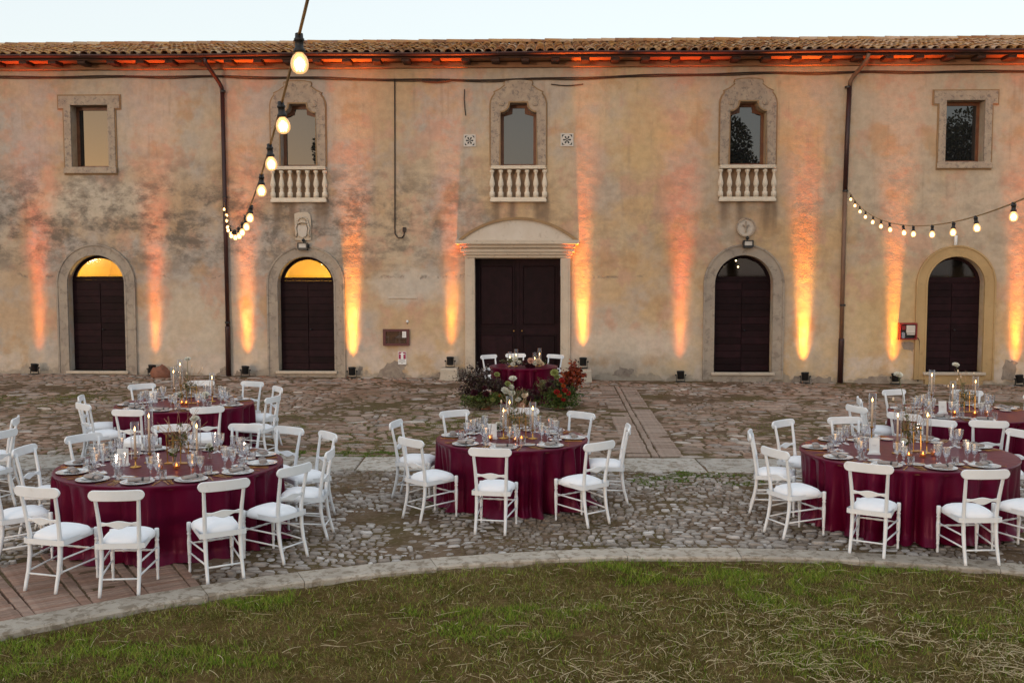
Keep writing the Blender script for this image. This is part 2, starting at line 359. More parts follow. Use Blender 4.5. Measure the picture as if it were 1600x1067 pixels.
def bulb_glass():
    t = NT('glowing_bulb_glass'); tr = t.n('ShaderNodeBsdfTransparent'); t.set(tr.inputs[0], (1.0, 0.86, 0.62)); em = t.n('ShaderNodeEmission'); t.set(em.inputs[0], (1.0, 0.52, 0.20)); em.inputs[1].default_value = 1.1
    ad = t.n('ShaderNodeAddShader'); t.t.links.new(tr.outputs[0], ad.inputs[0]); t.t.links.new(em.outputs[0], ad.inputs[1]); gl = t.n('ShaderNodeBsdfGlossy'); gl.inputs['Roughness'].default_value = 0.03
    lw = t.n('ShaderNodeLayerWeight'); lw.inputs[0].default_value = 0.25; mx = t.n('ShaderNodeMixShader'); t.t.links.new(lw.outputs['Fresnel'], mx.inputs[0]); t.t.links.new(ad.outputs[0], mx.inputs[1]); t.t.links.new(gl.outputs[0], mx.inputs[2]); t.t.links.new(mx.outputs[0], t.out.inputs[0]); return t.m
M['bulb_glass'] = bulb_glass()
M['lens'] = emitter('lit_lamp_lens', (1.0, 0.55, 0.2), 6.0)
M['glass'] = thin_glass('crystal_glass', (0.955, 0.96, 0.97), 0.15, 0.85, 1.5, 0.08, (0.80, 0.80, 0.84))
M['clear'] = thin_glass('clear_glass', (0.97, 0.97, 0.97), 0.035, 0.6, 2.6, 0.02)
M['amber_glass'] = thin_glass('amber_votive_glass', (0.95, 0.72, 0.50), 0.06, 0.6, 2.0)
M['fan_glass'] = thin_glass('fanlight_glass', (0.86, 0.88, 0.86), 0.04, 0.5, 3.0)
def window_glass():
    t = NT('dark_window_pane'); d = t.n('ShaderNodeBsdfDiffuse'); t.set(d.inputs[0], (0.012, 0.012, 0.014))
    g = t.n('ShaderNodeBsdfGlossy'); g.inputs['Roughness'].default_value = 0.0
    t.set(g.inputs['Normal'], t.bump(t.noise(0.9, 2, 0.5), 0.03, 0.02))
    mx = t.n('ShaderNodeMixShader'); mx.inputs[0].default_value = 0.10; t.set(g.inputs[0], (0.95, 0.95, 0.97))
    t.t.links.new(d.outputs[0], mx.inputs[1]); t.t.links.new(g.outputs[0], mx.inputs[2]); t.t.links.new(mx.outputs[0], t.out.inputs[0]); return t.m
M['pane'] = window_glass()
def cloth_material():
    t = NT('burgundy_satin'); P = t.co(); n = t.noise(3, 4, 0.5)
    c = t.mix(t.ramp(n, 0.3, 0.7), (0.096, 0.001, 0.0195), (0.074, 0.0008, 0.015))
    w = t.noise(1.0, 2, 0.5, vec=t.vmul(P, (900, 900, 300)))
    wr = t.noise(1.0, 4, 0.6, 0.4, vec=t.vmul(P, (7, 7, 2.2)))
    t.principled(c, 0.37, 0, t.bump(wr, 0.35, 0.02, t.bump(w, 0.05, 0.002)), Specular_IOR_Level=0.28, Specular_Tint=(1.0, 0.48, 0.68, 1), Sheen_Weight=0.02, Sheen_Roughness=0.4, Sheen_Tint=(0.9, 0.25, 0.4, 1)); return t.m
M['cloth'] = cloth_material()
def tile_material():
    t = NT('lichened_roof_tile'); f = t.island()
    c = t.colors(f, [(0.0, (0.24, 0.085, 0.035)), (0.25, (0.34, 0.155, 0.055)), (0.5, (0.40, 0.235, 0.11)), (0.72, (0.19, 0.085, 0.045)), (0.9, (0.50, 0.37, 0.25)), (1.0, (0.31, 0.13, 0.055))])
    n = t.noise(7, 6, 0.65); c = t.mix(t.ramp(n, 0.5, 0.68, 0, 0.8), c, (0.50, 0.30, 0.06)); c = t.mix(t.ramp(t.noise(13, 5, 0.7), 0.58, 0.7, 0, 0.7), c, (0.14, 0.09, 0.06))
    x = t.sep(t.n('ShaderNodeNewGeometry').outputs['Position'])[0]
    c = t.mix(t.math('MULTIPLY', t.ramp(x, 4.0, 12.0, 0, 0.55), t.ramp(f, 0.2, 0.9)), c, (0.58, 0.42, 0.31))
    t.principled(c, 0.9, 0, t.bump(t.noise(40, 4), 0.3, 0.01)); return t.m
M['tile'] = tile_material()
def ground_material():
    t = NT('trodden_earth'); P = t.co(); x, y, z = t.sep(P)
    n = t.noise(0.6, 6, 0.6, 0.4); n2 = t.noise(3.2, 7, 0.65); n3 = t.noise(18, 5, 0.65)
    c = t.mix(t.ramp(n2, 0.35, 0.65), (0.110, 0.070, 0.044), (0.185, 0.125, 0.085))
    c = t.mix(t.ramp(n, 0.42, 0.62, 0, 0.7), c, (0.110, 0.088, 0.036))
    c = t.mix(t.ramp(n3, 0.45, 0.7, 0, 0.6), c, (0.24, 0.175, 0.128))
    dx = t.math('SUBTRACT', x, KC[0]); dy = t.math('SUBTRACT', y, KC[1]); d = t.math('SQRT', t.math('ADD', t.math('MULTIPLY', dx, dx), t.math('MULTIPLY', dy, dy)))
    lawn = t.ramp(d, KR0 - 0.1, KR0 + 0.05, 1, 0)
    lc = t.mix(t.ramp(t.noise(2.2, 7, 0.7), 0.36, 0.62), (0.115, 0.072, 0.030), (0.062, 0.048, 0.013)); lc = t.mix(t.ramp(n3, 0.5, 0.7, 0, 0.6), lc, (0.23, 0.155, 0.08))
    c = t.mix(lawn, c, lc)
    t.principled(c, 0.95, 0, t.bump(t.math('ADD', t.noise(9, 6, 0.6), t.math('MULTIPLY', n3, 0.5)), 0.7, 0.03), Specular_IOR_Level=0.0); return t.m
M['ground'] = ground_material()
def paving(name, stops, dirt=(0.15, 0.115, 0.08), moss=(0.11, 0.10, 0.04), scale=1.5):
    t = NT(name); c = t.colors(t.island(), stops); P = t.co()
    n = t.noise(scale * 9, 6, 0.65); c = t.mix(1.0, c, t.ramp(n, 0.25, 0.75, 0.70, 1.20), 'MULTIPLY')
    g = t.noise(scale * 0.5, 7, 0.65, 0.5); c = t.mix(t.ramp(g, 0.50, 0.64, 0, 0.75), c, dirt)
    c = t.mix(t.ramp(t.noise(scale * 1.3, 6, 0.7, vec=t.vadd(P, (7, 2, 0))), 0.56, 0.68, 0, 0.7), c, moss)
    t.principled(c, 0.85, 0, t.bump(t.noise(scale * 22, 5, 0.6), 0.5, 0.015), Specular_IOR_Level=0.05); return t.m
M['cobble'] = paving('cobble_stone', [(0, (0.20, 0.155, 0.12)), (0.3, (0.33, 0.275, 0.235)), (0.6, (0.45, 0.40, 0.365)), (0.8, (0.28, 0.225, 0.185)), (1, (0.62, 0.575, 0.545))], (0.175, 0.118, 0.078), (0.125, 0.095, 0.035))
M['flag'] = paving('worn_flagstone', [(0, (0.27, 0.165, 0.115)), (0.3, (0.37, 0.255, 0.195)), (0.55, (0.27, 0.20, 0.155)), (0.75, (0.42, 0.305, 0.24)), (0.92, (0.30, 0.25, 0.22)), (1, (0.60, 0.51, 0.44))], (0.215, 0.135, 0.09), (0.13, 0.10, 0.042), 0.9)
M['brick'] = paving('paving_brick', [(0, (0.29, 0.175, 0.13)), (0.4, (0.34, 0.215, 0.165)), (0.7, (0.27, 0.18, 0.14)), (1, (0.38, 0.26, 0.205))], (0.27, 0.20, 0.16), (0.22, 0.16, 0.12), 1.2)
M['brick_pale'] = paving('dusty_brick', [(0, (0.33, 0.24, 0.19)), (0.5, (0.39, 0.295, 0.24)), (1, (0.30, 0.215, 0.17))], (0.25, 0.18, 0.13), (0.17, 0.13, 0.075), 2.0)
M['kerb'] = stone_mat('kerb_travertine', (0.37, 0.315, 0.26), (0.47, 0.41, 0.345), (0.20, 0.155, 0.11), 0.75, 4.0, 0.16, th=0.48)
M['kerb_white'] = stone_mat('worn_white_slab', (0.40, 0.36, 0.315), (0.49, 0.445, 0.395), (0.20, 0.155, 0.11), 0.8, 3.4, 0.14, th=0.48)
def blade_mat(name, stops, rough=0.7):
    t = NT(name); t.principled(t.colors(t.island(), stops), rough, Specular_IOR_Level=0.04); return t.m
M['grass'] = blade_mat('lawn_grass', [(0, (0.085, 0.165, 0.014)), (0.4, (0.15, 0.245, 0.022)), (0.7, (0.24, 0.29, 0.035)), (1, (0.30, 0.27, 0.06))])
M['thatch'] = blade_mat('dry_thatch', [(0, (0.17, 0.105, 0.040)), (0.3, (0.27, 0.19, 0.075)), (0.55, (0.13, 0.135, 0.026)), (0.82, (0.18, 0.20, 0.038)), (1, (0.58, 0.45, 0.24))])
M['straw'] = blade_mat('cut_straw', [(0, (0.40, 0.31, 0.17)), (0.6, (0.52, 0.42, 0.27)), (1, (0.33, 0.24, 0.12))])
M['moss'] = blade_mat('short_weed', [(0, (0.085, 0.085, 0.018)), (0.5, (0.135, 0.115, 0.032)), (0.8, (0.15, 0.085, 0.035)), (1, (0.21, 0.165, 0.065))])
M['rock'] = stone_mat('reddish_rock', (0.27, 0.12, 0.08), (0.20, 0.09, 0.06), (0.10, 0.05, 0.04), 0.5, 5.0)

# ------------------------------------------------------------------ ground
def axis(lo, hi, step, far): return np.array(sorted(set([-v for v in far] if lo < 0 else []) | set(np.round(np.arange(lo, hi + 1e-6, step), 3)) | set(far)))
gx = axis(-17, 17, 0.1, (22, 35, 80, 250, 700)); gy = np.array([-700, -250, -90, -40, -20, -8, 0, 3] + list(np.round(np.arange(5, 26.6, 0.1), 3)) + [32, 60, 200, 700])
X, Y = np.meshgrid(gx, gy); Z = ground_z(X, Y)
nx, ny = len(gx), len(gy); idx = np.arange(nx * ny).reshape(ny, nx)
F = np.stack([idx[:-1, :-1], idx[:-1, 1:], idx[1:, 1:], idx[1:, :-1]], -1).reshape(-1, 4)
ground = link('ground', np_mesh('ground', np.stack([X, Y, Z], -1).reshape(-1, 3), F, M['ground'], True)); tag(ground, kind='structure')

# ------------------------------------------------------------------ paving stones
def stone_cells(x0, x1, y0, y1, sx, sy, gap, keep, top, warp=0.5, wsc=0.35, rnd=0.3, vary=0.35):
    """irregular courses of stones: returns (n,24,3) vertices: 8 foot, 8 shoulder, 8 crown"""
    out = []
    y = y0; j = 0
    while y < y1:
        h = sy * random.uniform(0.8, 1.25); x = x0 + random.uniform(-sx, 0)
        while x < x1:
            w = sx * random.uniform(1 - vary, 1 + vary * 1.6)
            out.append((x + w / 2, y + h / 2, w, h)); x += w
        y += h; j += 1
    a = np.array(out); n = len(a); g = gap / 2
    hx = a[:, 2] / 2 - g; hy = a[:, 3] / 2 - g
    c = rnd
    ux = np.array([-1 + c, 1 - c, 1, 1, 1 - c, -1 + c, -1, -1]); uy = np.array([-1, -1, -1 + c, 1 - c, 1, 1, 1 - c, -1 + c])
    px = a[:, 0, None] + hx[:, None] * (ux + rng.uniform(-0.28, 0.12, (n, 8)) * np.sign(ux))
    py = a[:, 1, None] + hy[:, None] * (uy + rng.uniform(-0.28, 0.12, (n, 8)) * np.sign(uy))
    def wp(px, py): return px + warp * (fbm(px * wsc + 40, py * wsc, 3) - 0.5), py + warp * (fbm(px * wsc, py * wsc + 70, 3) - 0.5)
    px, py = wp(px, py); cx, cyy = px.mean(1), py.mean(1)
    k = keep(cx, cyy); px, py, cx, cyy = px[k], py[k], cx[k], cyy[k]; n = len(cx)
    zt = top(cx, cyy) + rng.normal(0, 1, n) * 0
    til = rng.normal(0, 0.02, (n, 2))
    def ring(f, z):
        qx = cx[:, None] + (px - cx[:, None]) * f; qy = cyy[:, None] + (py - cyy[:, None]) * f
        zz = zt[:, None] + z + (qx - cx[:, None]) * til[:, :1] + (qy - cyy[:, None]) * til[:, 1:]
        return np.stack([qx, qy, zz], -1)
    V = np.concatenate([ring(1.02, -0.09), ring(1.0, -0.012), ring(0.80, 0.0)], 1)
    V[:, 16:, 2] += rng.normal(0, 0.0015, (n, 8))
    return V
_q = np.array([(k * 8 + i, k * 8 + (i + 1) % 8, k * 8 + 8 + (i + 1) % 8, k * 8 + 8 + i) for k in range(2) for i in range(8)])
_t = np.array([list(range(16, 24))])
def stone_mesh(name, V, mat):
    n = len(V); b = (np.arange(n) * 24)[:, None, None]
    return np_mesh(name, V.reshape(-1, 3), [(_q[None] + b).reshape(-1, 4), (_t[None] + b).reshape(-1, 8)], mat)
def in_view(x, y, m=0.5): return (np.abs(x) < y * 0.515 + m) & (y > 6.3)
def lay_stones(V, piece, field, mat, parent, n=300):
    c = V[:, 16:].mean(1); vis = in_view(c[:, 0], c[:, 1], 0.0); size = np.ptp(V[:, 8:16, 0], 1) / c[:, 1] ** 1.0 * np.sqrt(np.ptp(V[:, 8:16, 1], 1)) / c[:, 1] ** 0.5
    out = V[:, 16:, 2].max(1) - ground_z(c[:, 0], c[:, 1]) > 0.002
    order = np.argsort(-(size * (vis & out))); big = order[:n]
    for i in big:
        o = c[i].copy(); o[2] = V[i, 16:, 2].mean()
        link(piece, stone_mesh(piece, (V[i] - o)[None], mat), parent, tuple(map(float, o)))
    rest = np.ones(len(V), bool); rest[big] = False
    tag(link(field, stone_mesh(field, V[rest], mat), parent), kind='stuff')

def band_y(x, e): return 13.97 - 0.030 * x + e * 0.48                       # the straight white band: e = -1 near edge, +1 far edge
def in_brick_floor(x, y):
    r = np.hypot(x - KC[0], y - KC[1]); a = np.degrees(np.arctan2(y - KC[1], x - KC[0]))
    return (r > KR1) & (r < KR1 + 1.75 + 0.15 * np.sin(a * 3)) & (a > 119.5)
def in_brick_path(x, y): return (np.abs(x - (2.13 + (y - 14.8) * 0.043)) < 0.43) & (y > band_y(x, 1)) & (y < 24.0)
def in_brick_patch(x, y): return (np.abs(x + 6.55 + (y - 16.5) * 0.05) < 0.62) & (y > 15.7) & (y < 18.2)
yard = empty('courtyard_paving'); tag(yard, kind='structure')
ck = lambda x, y: (np.hypot(x - KC[0], y - KC[1]) > KR1 + 0.07) & (y < band_y(x, -1) - 0.05) & (np.abs(x) < y * 0.53 + 2.4) & ~in_brick_floor(x, y)
ct = lambda x, y: base_z(x, y) + 0.013 + 0.030 * (fbm(x * 0.9 + 5, y * 0.9, 3) - 0.5) + rng.normal(0, 0.008, np.shape(x))
lay_stones(stone_cells(-10.5, 11, 6.5, 14.2, 0.086, 0.078, 0.013, ck, ct, 0.55, 0.8, 0.45, 0.45), 'cobble', 'cobble_field', M['cobble'], yard)
fk = lambda x, y: (y > band_y(x, 1) + 0.06) & (y < WY - 0.03 * x - 0.08) & (np.abs(x) < y * 0.53 + 2.4) & ~in_brick_path(x, y) & ~in_brick_patch(x, y)
ft = lambda x, y: base_z(x, y) + 0.012 + 0.034 * (fbm(x * 0.6 + 25, y * 0.6, 3) - 0.5) + rng.normal(0, 0.006, np.shape(x))
lay_stones(stone_cells(-16.5, 16.5, 13.4, 25.8, 0.21, 0.17, 0.022, fk, ft, 1.3, 0.6, 0.5, 0.6), 'flagstone', 'flagstone_field', M['flag'], yard)

# round kerb of long curved stones
kerb = empty('lawn_kerb'); tag(kerb, kind='structure')
edges = [R(a) for a in (161, 149.5, 140, 130.0, 119.6, 114.2, 106.3, 98.6, 94.3, 87.2, 80.0, 72.0, 65.5, 58, 47, 36)]
for k in range(len(edges) - 1):
    a0, a1 = edges[k] - 0.0003, edges[k + 1] + 0.0003; m = 8; mb = MB(); rings = []
    j = random.uniform(-0.008, 0.008); wj = random.uniform(-0.02, 0.015)
    for i in range(m + 1):
        a = a0 + (a1 - a0) * i / m; ca, sa = math.cos(a), math.sin(a)
        pts = [(KR0 + wj, -0.12), (KR0 + wj + 0.004, 0.022 + j), (KR0 + wj + 0.022, 0.036 + j), (KR1 - 0.022, 0.038 + j), (KR1 - 0.003, 0.024 + j), (KR1, -0.12)]
        wob = [0.006 * (random.random() - 0.5) for _ in pts]
        rings.append([(KC[0] + (r + w) * ca, KC[1] + (r + w) * sa, z + w * 0.6) for (r, z), w in zip(pts, wob)])
    mb.loft(rings); mb.build('kerb_stone', M['kerb'], kerb)
# straight band of worn white slabs
band = empty('slab_band'); tag(band, kind='structure')
x = -9.6
while x < 9.6:
    w = random.uniform(0.75, 1.6); s0, s1 = random.uniform(-0.10, 0.10), random.uniform(-0.10, 0.10); g = 0.012
    near = [band_y(x + w * i / 6, -1) + random.uniform(-0.06, 0.06) for i in range(7)]; far = [band_y(x + w * i / 6, 1) + random.uniform(-0.035, 0.035) for i in range(7)]
    out = [(x + g + (w - 2 * g) * i / 6 - s0 * 0.0, near[i]) for i in range(7)] + [(x + g + (w - 2 * g) * i / 6, far[i]) for i in range(6, -1, -1)]
    zt = 0.026 + random.uniform(-0.008, 0.008); cx0 = x + w / 2; cy0 = band_y(cx0, 0)
    mb = MB(); mb.loft([[(p, q, -0.1) for p, q in out], [(p, q, zt - 0.012) for p, q in out], [(p + (cx0 - p) * 0.02, q + (cy0 - q) * 0.04, zt) for p, q in out]])
    mb.build('slab', M['kerb_white'], band); x += w
# bricks: shared meshes
def brick_me(name, lx, ly, mat):
    vs = []
    for k in range(4):
        mb = MB(); j = lambda: random.uniform(-0.004, 0.004)
        mb.box(-lx / 2 + j(), lx / 2 + j(), -ly / 2, ly / 2, -0.07, 0.0 + j() * 0.5, 0.006); vs.append(mb.mesh(name, mat))
    return vs
floor_b = empty('brick_floor'); tag(floor_b, kind='structure')
bl = brick_me('brick', 0.345, 0.060, M['brick']); bh = brick_me('brick', 0.085, 0.30, M['brick'])
a = R(119.9)
while a < R(142):
    for r in range(28):
        rr = KR1 + 0.04 + r * 0.0635
        p = (KC[0] + rr * math.cos(a + 0.021), KC[1] + rr * math.sin(a + 0.021))
        if rr < KR1 + 1.72 + 0.15 * math.sin(math.degrees(a) * 3) and abs(p[0]) < p[1] * 0.515 + 0.9:
            link('brick', random.choice(bl), floor_b, (p[0], p[1], 0.016 + random.uniform(-0.004, 0.003)), (random.uniform(-.02, .02), random.uniform(-.02, .02), a + PI / 2 + 0.021 + random.uniform(-.012, .012)))
    for r in range(6):
        rr = KR1 + 0.16 + r * 0.305; p = (KC[0] + rr * math.cos(a - 0.003), KC[1] + rr * math.sin(a - 0.003))
        if rr < KR1 + 1.7 and abs(p[0]) < p[1] * 0.515 + 0.5:
            link('brick', random.choice(bh), floor_b, (p[0], p[1], 0.019 + random.uniform(-0.004, 0.003)), (0, 0, a + PI / 2 + random.uniform(-.01, .01)))
    a += 0.0485
path = empty('brick_path'); tag(path, kind='structure')
bp = brick_me('brick', 0.345, 0.092, M['brick_pale']); bs = brick_me('brick', 0.09, 0.30, M['brick_pale'])
y = 14.62
while y < 23.9:
    cx = 2.13 + (y - 14.8) * 0.043
    for s in (-1, 1):
        if random.random() < 0.90:
            link('brick', random.choice(bp), path, (cx + s * 0.245 + random.uniform(-.01, .01), y, float(base_z(cx, y)) + 0.016 + random.uniform(-0.007, 0.004)), (random.uniform(-.02, .02), random.uniform(-.02, .02), -0.043 + random.uniform(-.015, .015)))
    y += 0.0985 if y < 19 else 0.125
y = 14.7
while y < 23.8:
    cx = 2.13 + (y - 14.8) * 0.043
    link('brick', random.choice(bs), path, (cx + random.uniform(-.008, .008), y, float(base_z(cx, y)) + 0.020), (0, 0, -0.043 + random.uniform(-.02, .02))); y += 0.31
patch = empty('brick_patch'); tag(patch, kind='structure'); bq = brick_me('brick', 0.25, 0.12, M['brick'])
y = 15.75; r = 0
while y < 18.1:
    for i in range(5):
        xx = -7.05 + i * 0.26 + (r % 2) * 0.12 - (y - 16.5) * 0.05
        if random.random() < 0.85: link('brick', random.choice(bq), patch, (xx, y, float(base_z(xx, y)) + 0.012 + random.uniform(-0.010, 0.006)), (0, 0, random.uniform(-.04, .04)))
    y += 0.13; r += 1

# ------------------------------------------------------------------ grass
def blades(n_try, box, dens, hmin, hmax, w, lean, name, mat, zfun=ground_z, droop=0.6):
    x = rng.uniform(box[0], box[1], n_try); y = rng.uniform(box[2], box[3], n_try)
    k = rng.random(n_try) < dens(x, y); x, y = x[k], y[k]; n = len(x); z = zfun(x, y) - 0.004
    h = rng.uniform(hmin, hmax, n); a = rng.uniform(0, 2 * PI, n); l = np.abs(rng.normal(lean, lean * 0.4, n)); b = a + PI / 2 + rng.normal(0, 0.3, n)
    ww = w * rng.uniform(0.6, 1.3, n)
    def pt(t, side):
        rad = h * (np.sin(l) * t + droop * 0.35 * t * t); up = h * np.cos(l) * (t - droop * 0.25 * t * t)
        wd = ww * (1 - t * 0.65) * side
        return np.stack([x + np.cos(a) * rad + np.cos(b) * wd, y + np.sin(a) * rad + np.sin(b) * wd, z + up], -1)
    V = np.stack([pt(0, -1), pt(0, 1), pt(0.55, 1), pt(0.55, -1), pt(1.0, 0)], 1).reshape(-1, 3)
    o = (np.arange(n) * 5)[:, None]
    return link(name, np_mesh(name, V, [o + np.array([[0, 1, 2, 3]]), o + np.array([[3, 2, 4]])], mat))
def lawn_m(x, y): return in_lawn(x, y) & (np.abs(x) < y * 0.53 + 1.6) & (y > 5.7)
gpat = lambda x, y: np.clip((fbm(x * 0.8 + 3, y * 1.3 + 8, 4) - 0.47) * 7, 0, 1) * np.clip((fbm(x * 6 + 1, y * 6, 2) - 0.42) * 6, 0.02, 1)
straw_side = lambda x, y: np.clip((x + 1.2) * 0.28, 0, 1) * np.clip((8.5 - y) * 0.7, 0, 1)
g1 = blades(400000, (-5.6, 6.8, 5.7, 9.7), lambda x, y: lawn_m(x, y) * (0.045 + 0.90 * gpat(x, y) * (1 - 0.5 * straw_side(x, y)) + 0.25 * (np.hypot(x - KC[0], y - KC[1]) > KR0 - 0.3) * gpat(x * 2, y * 2)), 0.02, 0.075, 0.0024, 0.5, 'lawn_grass', M['grass'])
tag(g1, 'short green grass growing in tufts across the round lawn', 'grass', kind='stuff')
g2 = blades(360000, (-5.6, 6.8, 5.7, 9.7), lambda x, y: lawn_m(x, y) * (0.25 + 0.6 * np.clip((fbm(x * 1.7 + 20, y * 2.2, 4) - 0.38) * 5, 0, 1)), 0.02, 0.08, 0.0015, 1.05, 'dry_grass', M['thatch'])
tag(g2, 'brown dry thatch matted over the round lawn', 'dry grass', kind='stuff')
def moss_d(x, y):
    ok = (np.hypot(x - KC[0], y - KC[1]) > KR1) & (y < band_y(x, -1)) & (np.abs(x) < y * 0.53 + 0.6) & ~in_brick_floor(x, y)
    near = np.exp(-((np.hypot(x - KC[0], y - KC[1]) - KR1) / 0.35) ** 2) + np.exp(-((y - band_y(x, -1) + 0.1) / 0.3) ** 2)
    green = ((x - 2.6) / 1.2) ** 2 + ((y - 13.0) / 0.42) ** 2 < 1.0
    return ok * np.clip((fbm(x * 0.9 + 9, y * 1.4, 4) - 0.50) * 5 * np.clip((fbm(x * 4, y * 4 + 5, 3) - 0.4) * 6, 0, 1) + 0.25 * near + 0.6 * green, 0, 1)
g3 = blades(330000, (-7.6, 7.6, 8.3, 13.8), moss_d, 0.012, 0.035, 0.0022, 0.8, 'cobble_weed', M['moss'])
tag(g3, 'low weeds and moss between the cobbles around the tables', 'weeds', kind='stuff')
yg = blade_mat('yard_grass', [(0, (0.085, 0.11, 0.018)), (0.4, (0.145, 0.155, 0.030)), (0.75, (0.19, 0.165, 0.050)), (1, (0.28, 0.22, 0.10))])
fg = blade_mat('fresh_grass', [(0, (0.055, 0.125, 0.014)), (0.5, (0.10, 0.18, 0.022)), (1, (0.20, 0.20, 0.045))])
def grass_patch(cx, cyy, rx, ry, am, n, label, mat=yg, cut=0.5):
    def dens(x, y):
        d = np.sqrt(((x - cx) / rx) ** 2 + ((y - cyy) / ry) ** 2) + (fbm(x * 1.6, y * 1.6, 4) - 0.5) * 1.6
        return am * np.clip((1.05 - d) * 3, 0, 1) * np.clip((fbm(x * 3.5 + 7, y * 5, 3) - 0.36) * 6, 0.04, 1) * ~in_brick_path(x, y) * (np.abs(y - band_y(x, 0)) > cut)
    k = rng.random() * 0; tag(blades(n, (cx - rx * 1.3, cx + rx * 1.3, cyy - ry * 1.3, cyy + ry * 1.3), dens, 0.015, 0.05, 0.0034, 0.9, 'grass_patch', mat), label, 'grass', kind='stuff')
grass_patch(-2.1, 16.9, 1.9, 2.3, 1.0, 110000, 'worn olive grass patch behind the centre table, to its left')
grass_patch(2.7, 12.98, 1.3, 0.42, 1.0, 34000, 'fresh green grass strip before the white band, right of centre', fg, 0.47)
grass_patch(-3.4, 14.72, 1.8, 0.28, 1.0, 26000, 'green grass strip behind the white band, left of centre', fg, 0.47)
grass_patch(-9.2, 20.4, 3.0, 0.9, 0.9, 60000, 'thin grass on the yard at the far left before the first door')
grass_patch(-6.7, 15.05, 1.3, 0.5, 0.9, 24000, 'brownish grass tuft strip left of the left rear table')
grass_patch(-0.4, 18.7, 1.4, 1.0, 0.7, 36000, 'sparse grass before the floor flowers')
grass_patch(4.8, 17.2, 2.2, 1.6, 0.45, 60000, 'scattered dry weeds between the flagstones right of the brick path')
grass_patch(-6.0, 18.5, 3.0, 2.0, 0.35, 80000, 'scattered dry weeds between the flagstones behind the left rear table')
# long cut straw strewn over the lawn
V = []; Fq = []; b = 0
while b < 4600:
    x, y = random.uniform(-4.5, 5.6), random.uniform(5.8, 9.6)
    if not lawn_m(np.float64(x), np.float64(y)): continue
    if random.random() > 0.05 + 1.0 * float(straw_side(x, y)) * float(np.clip((fbm(x * 1.1, y * 1.6, 3) - 0.3) * 3, 0.1, 1)): continue
    L = random.uniform(0.03, 0.30) * random.uniform(0.3, 1); a = random.uniform(0, 2 * PI); c = random.gauss(0, 0.45) if random.random() < 0.85 else random.gauss(0, 1.6); w = random.uniform(0.0009, 0.0030); z = float(ground_z(x, y)) + random.uniform(0.012, 0.04); lift = random.uniform(-0.01, 0.05)
    k0 = len(V); px, py = x, y
    for i in range(7):
        t = i / 6; ang = a + c * t; nx_, ny_ = -math.sin(ang), math.cos(ang); ww = w * (1 - 0.5 * t)
        V += [(px - nx_ * ww, py - ny_ * ww, z + lift * t * (1.2 - t) ), (px + nx_ * ww, py + ny_ * ww, z + lift * t * (1.2 - t) + 0.0012)]
        px += math.cos(ang) * L / 6; py += math.sin(ang) * L / 6
    Fq += [(k0 + 2 * i, k0 + 2 * i + 1, k0 + 2 * i + 3, k0 + 2 * i + 2) for i in range(6)]; b += 1
st = link('cut_straw', np_mesh('cut_straw', np.array(V), np.array(Fq), M['straw'])); tag(st, 'pale cut straw strewn over the lawn in the foreground', 'straw', kind='stuff')

# ------------------------------------------------------------------ the building (local x along the wall, y into it, z up)
house = empty('country_house', (0, WY, 0), WA); tag(house, 'long ochre plastered country house with tiled roof and arched doors', 'building')
ARCH = {'a': (-10.68, 0.735, 2.42, 0.19), 'b': (-5.26, 0.715, 2.40, 0.205), 'c': (5.84, 0.725, 2.42, 0.20), 'd': (11.11, 0.70, 2.41, 0.22)}   # centre, half width, spring, sill
BW = (-5.40, 0.16, 5.88)                         # baroque windows
EAVE = 7.98
def baroque_inner(c, h=0.45, z0=5.40, s=0):
    r = 0.24 - s; pts = [(c - h, z0), (c + h, z0), (c + h, 6.70)]
    arc = [(c + 0.45 - r * math.sin(t), 6.945 - r * math.cos(t)) for t in [PI / 2 * i / 8 for i in range(9)]]
    arc = [(min(p, c + h), q) for p, q in arc]
    left = [(2 * c - p, q) for p, q in reversed(arc)]
    return pts[:2] + arc + left
def baroque_outer(c):
    half = [(0.69, 5.40), (0.69, 6.90), (0.675, 6.99), (0.64, 7.08), (0.575, 7.17), (0.60, 7.20), (0.575, 7.215), (0.46, 7.27), (0.37, 7.34), (0.325, 7.38), (0.355, 7.40), (0.335, 7.47), (0.18, 7.50)]
    return [(c + p, q) for p, q in half] + [(c, 7.508)] + [(c - p, q) for p, q in reversed(half)]
W1 = (-11.21, -10.25, 5.39, 6.95); W5 = (10.74, 11.69, 5.45, 6.96); MD = (-0.945, 1.235, 0.12, 3.07)
holes = [arch(c, h, s, b) for c, h, s, b in ARCH.values()] + [rect(*MD), rect(*W1), rect(*W5)]
for c in BW: holes += [baroque_inner(c), rect(c - 0.66, c + 0.66, 4.56, 5.31)]
slab('wall', rect(-17.5, 17.5, -0.5, EAVE - 0.02), holes, 0.0, 0.42, M['wall'], house, outer_sides=False)

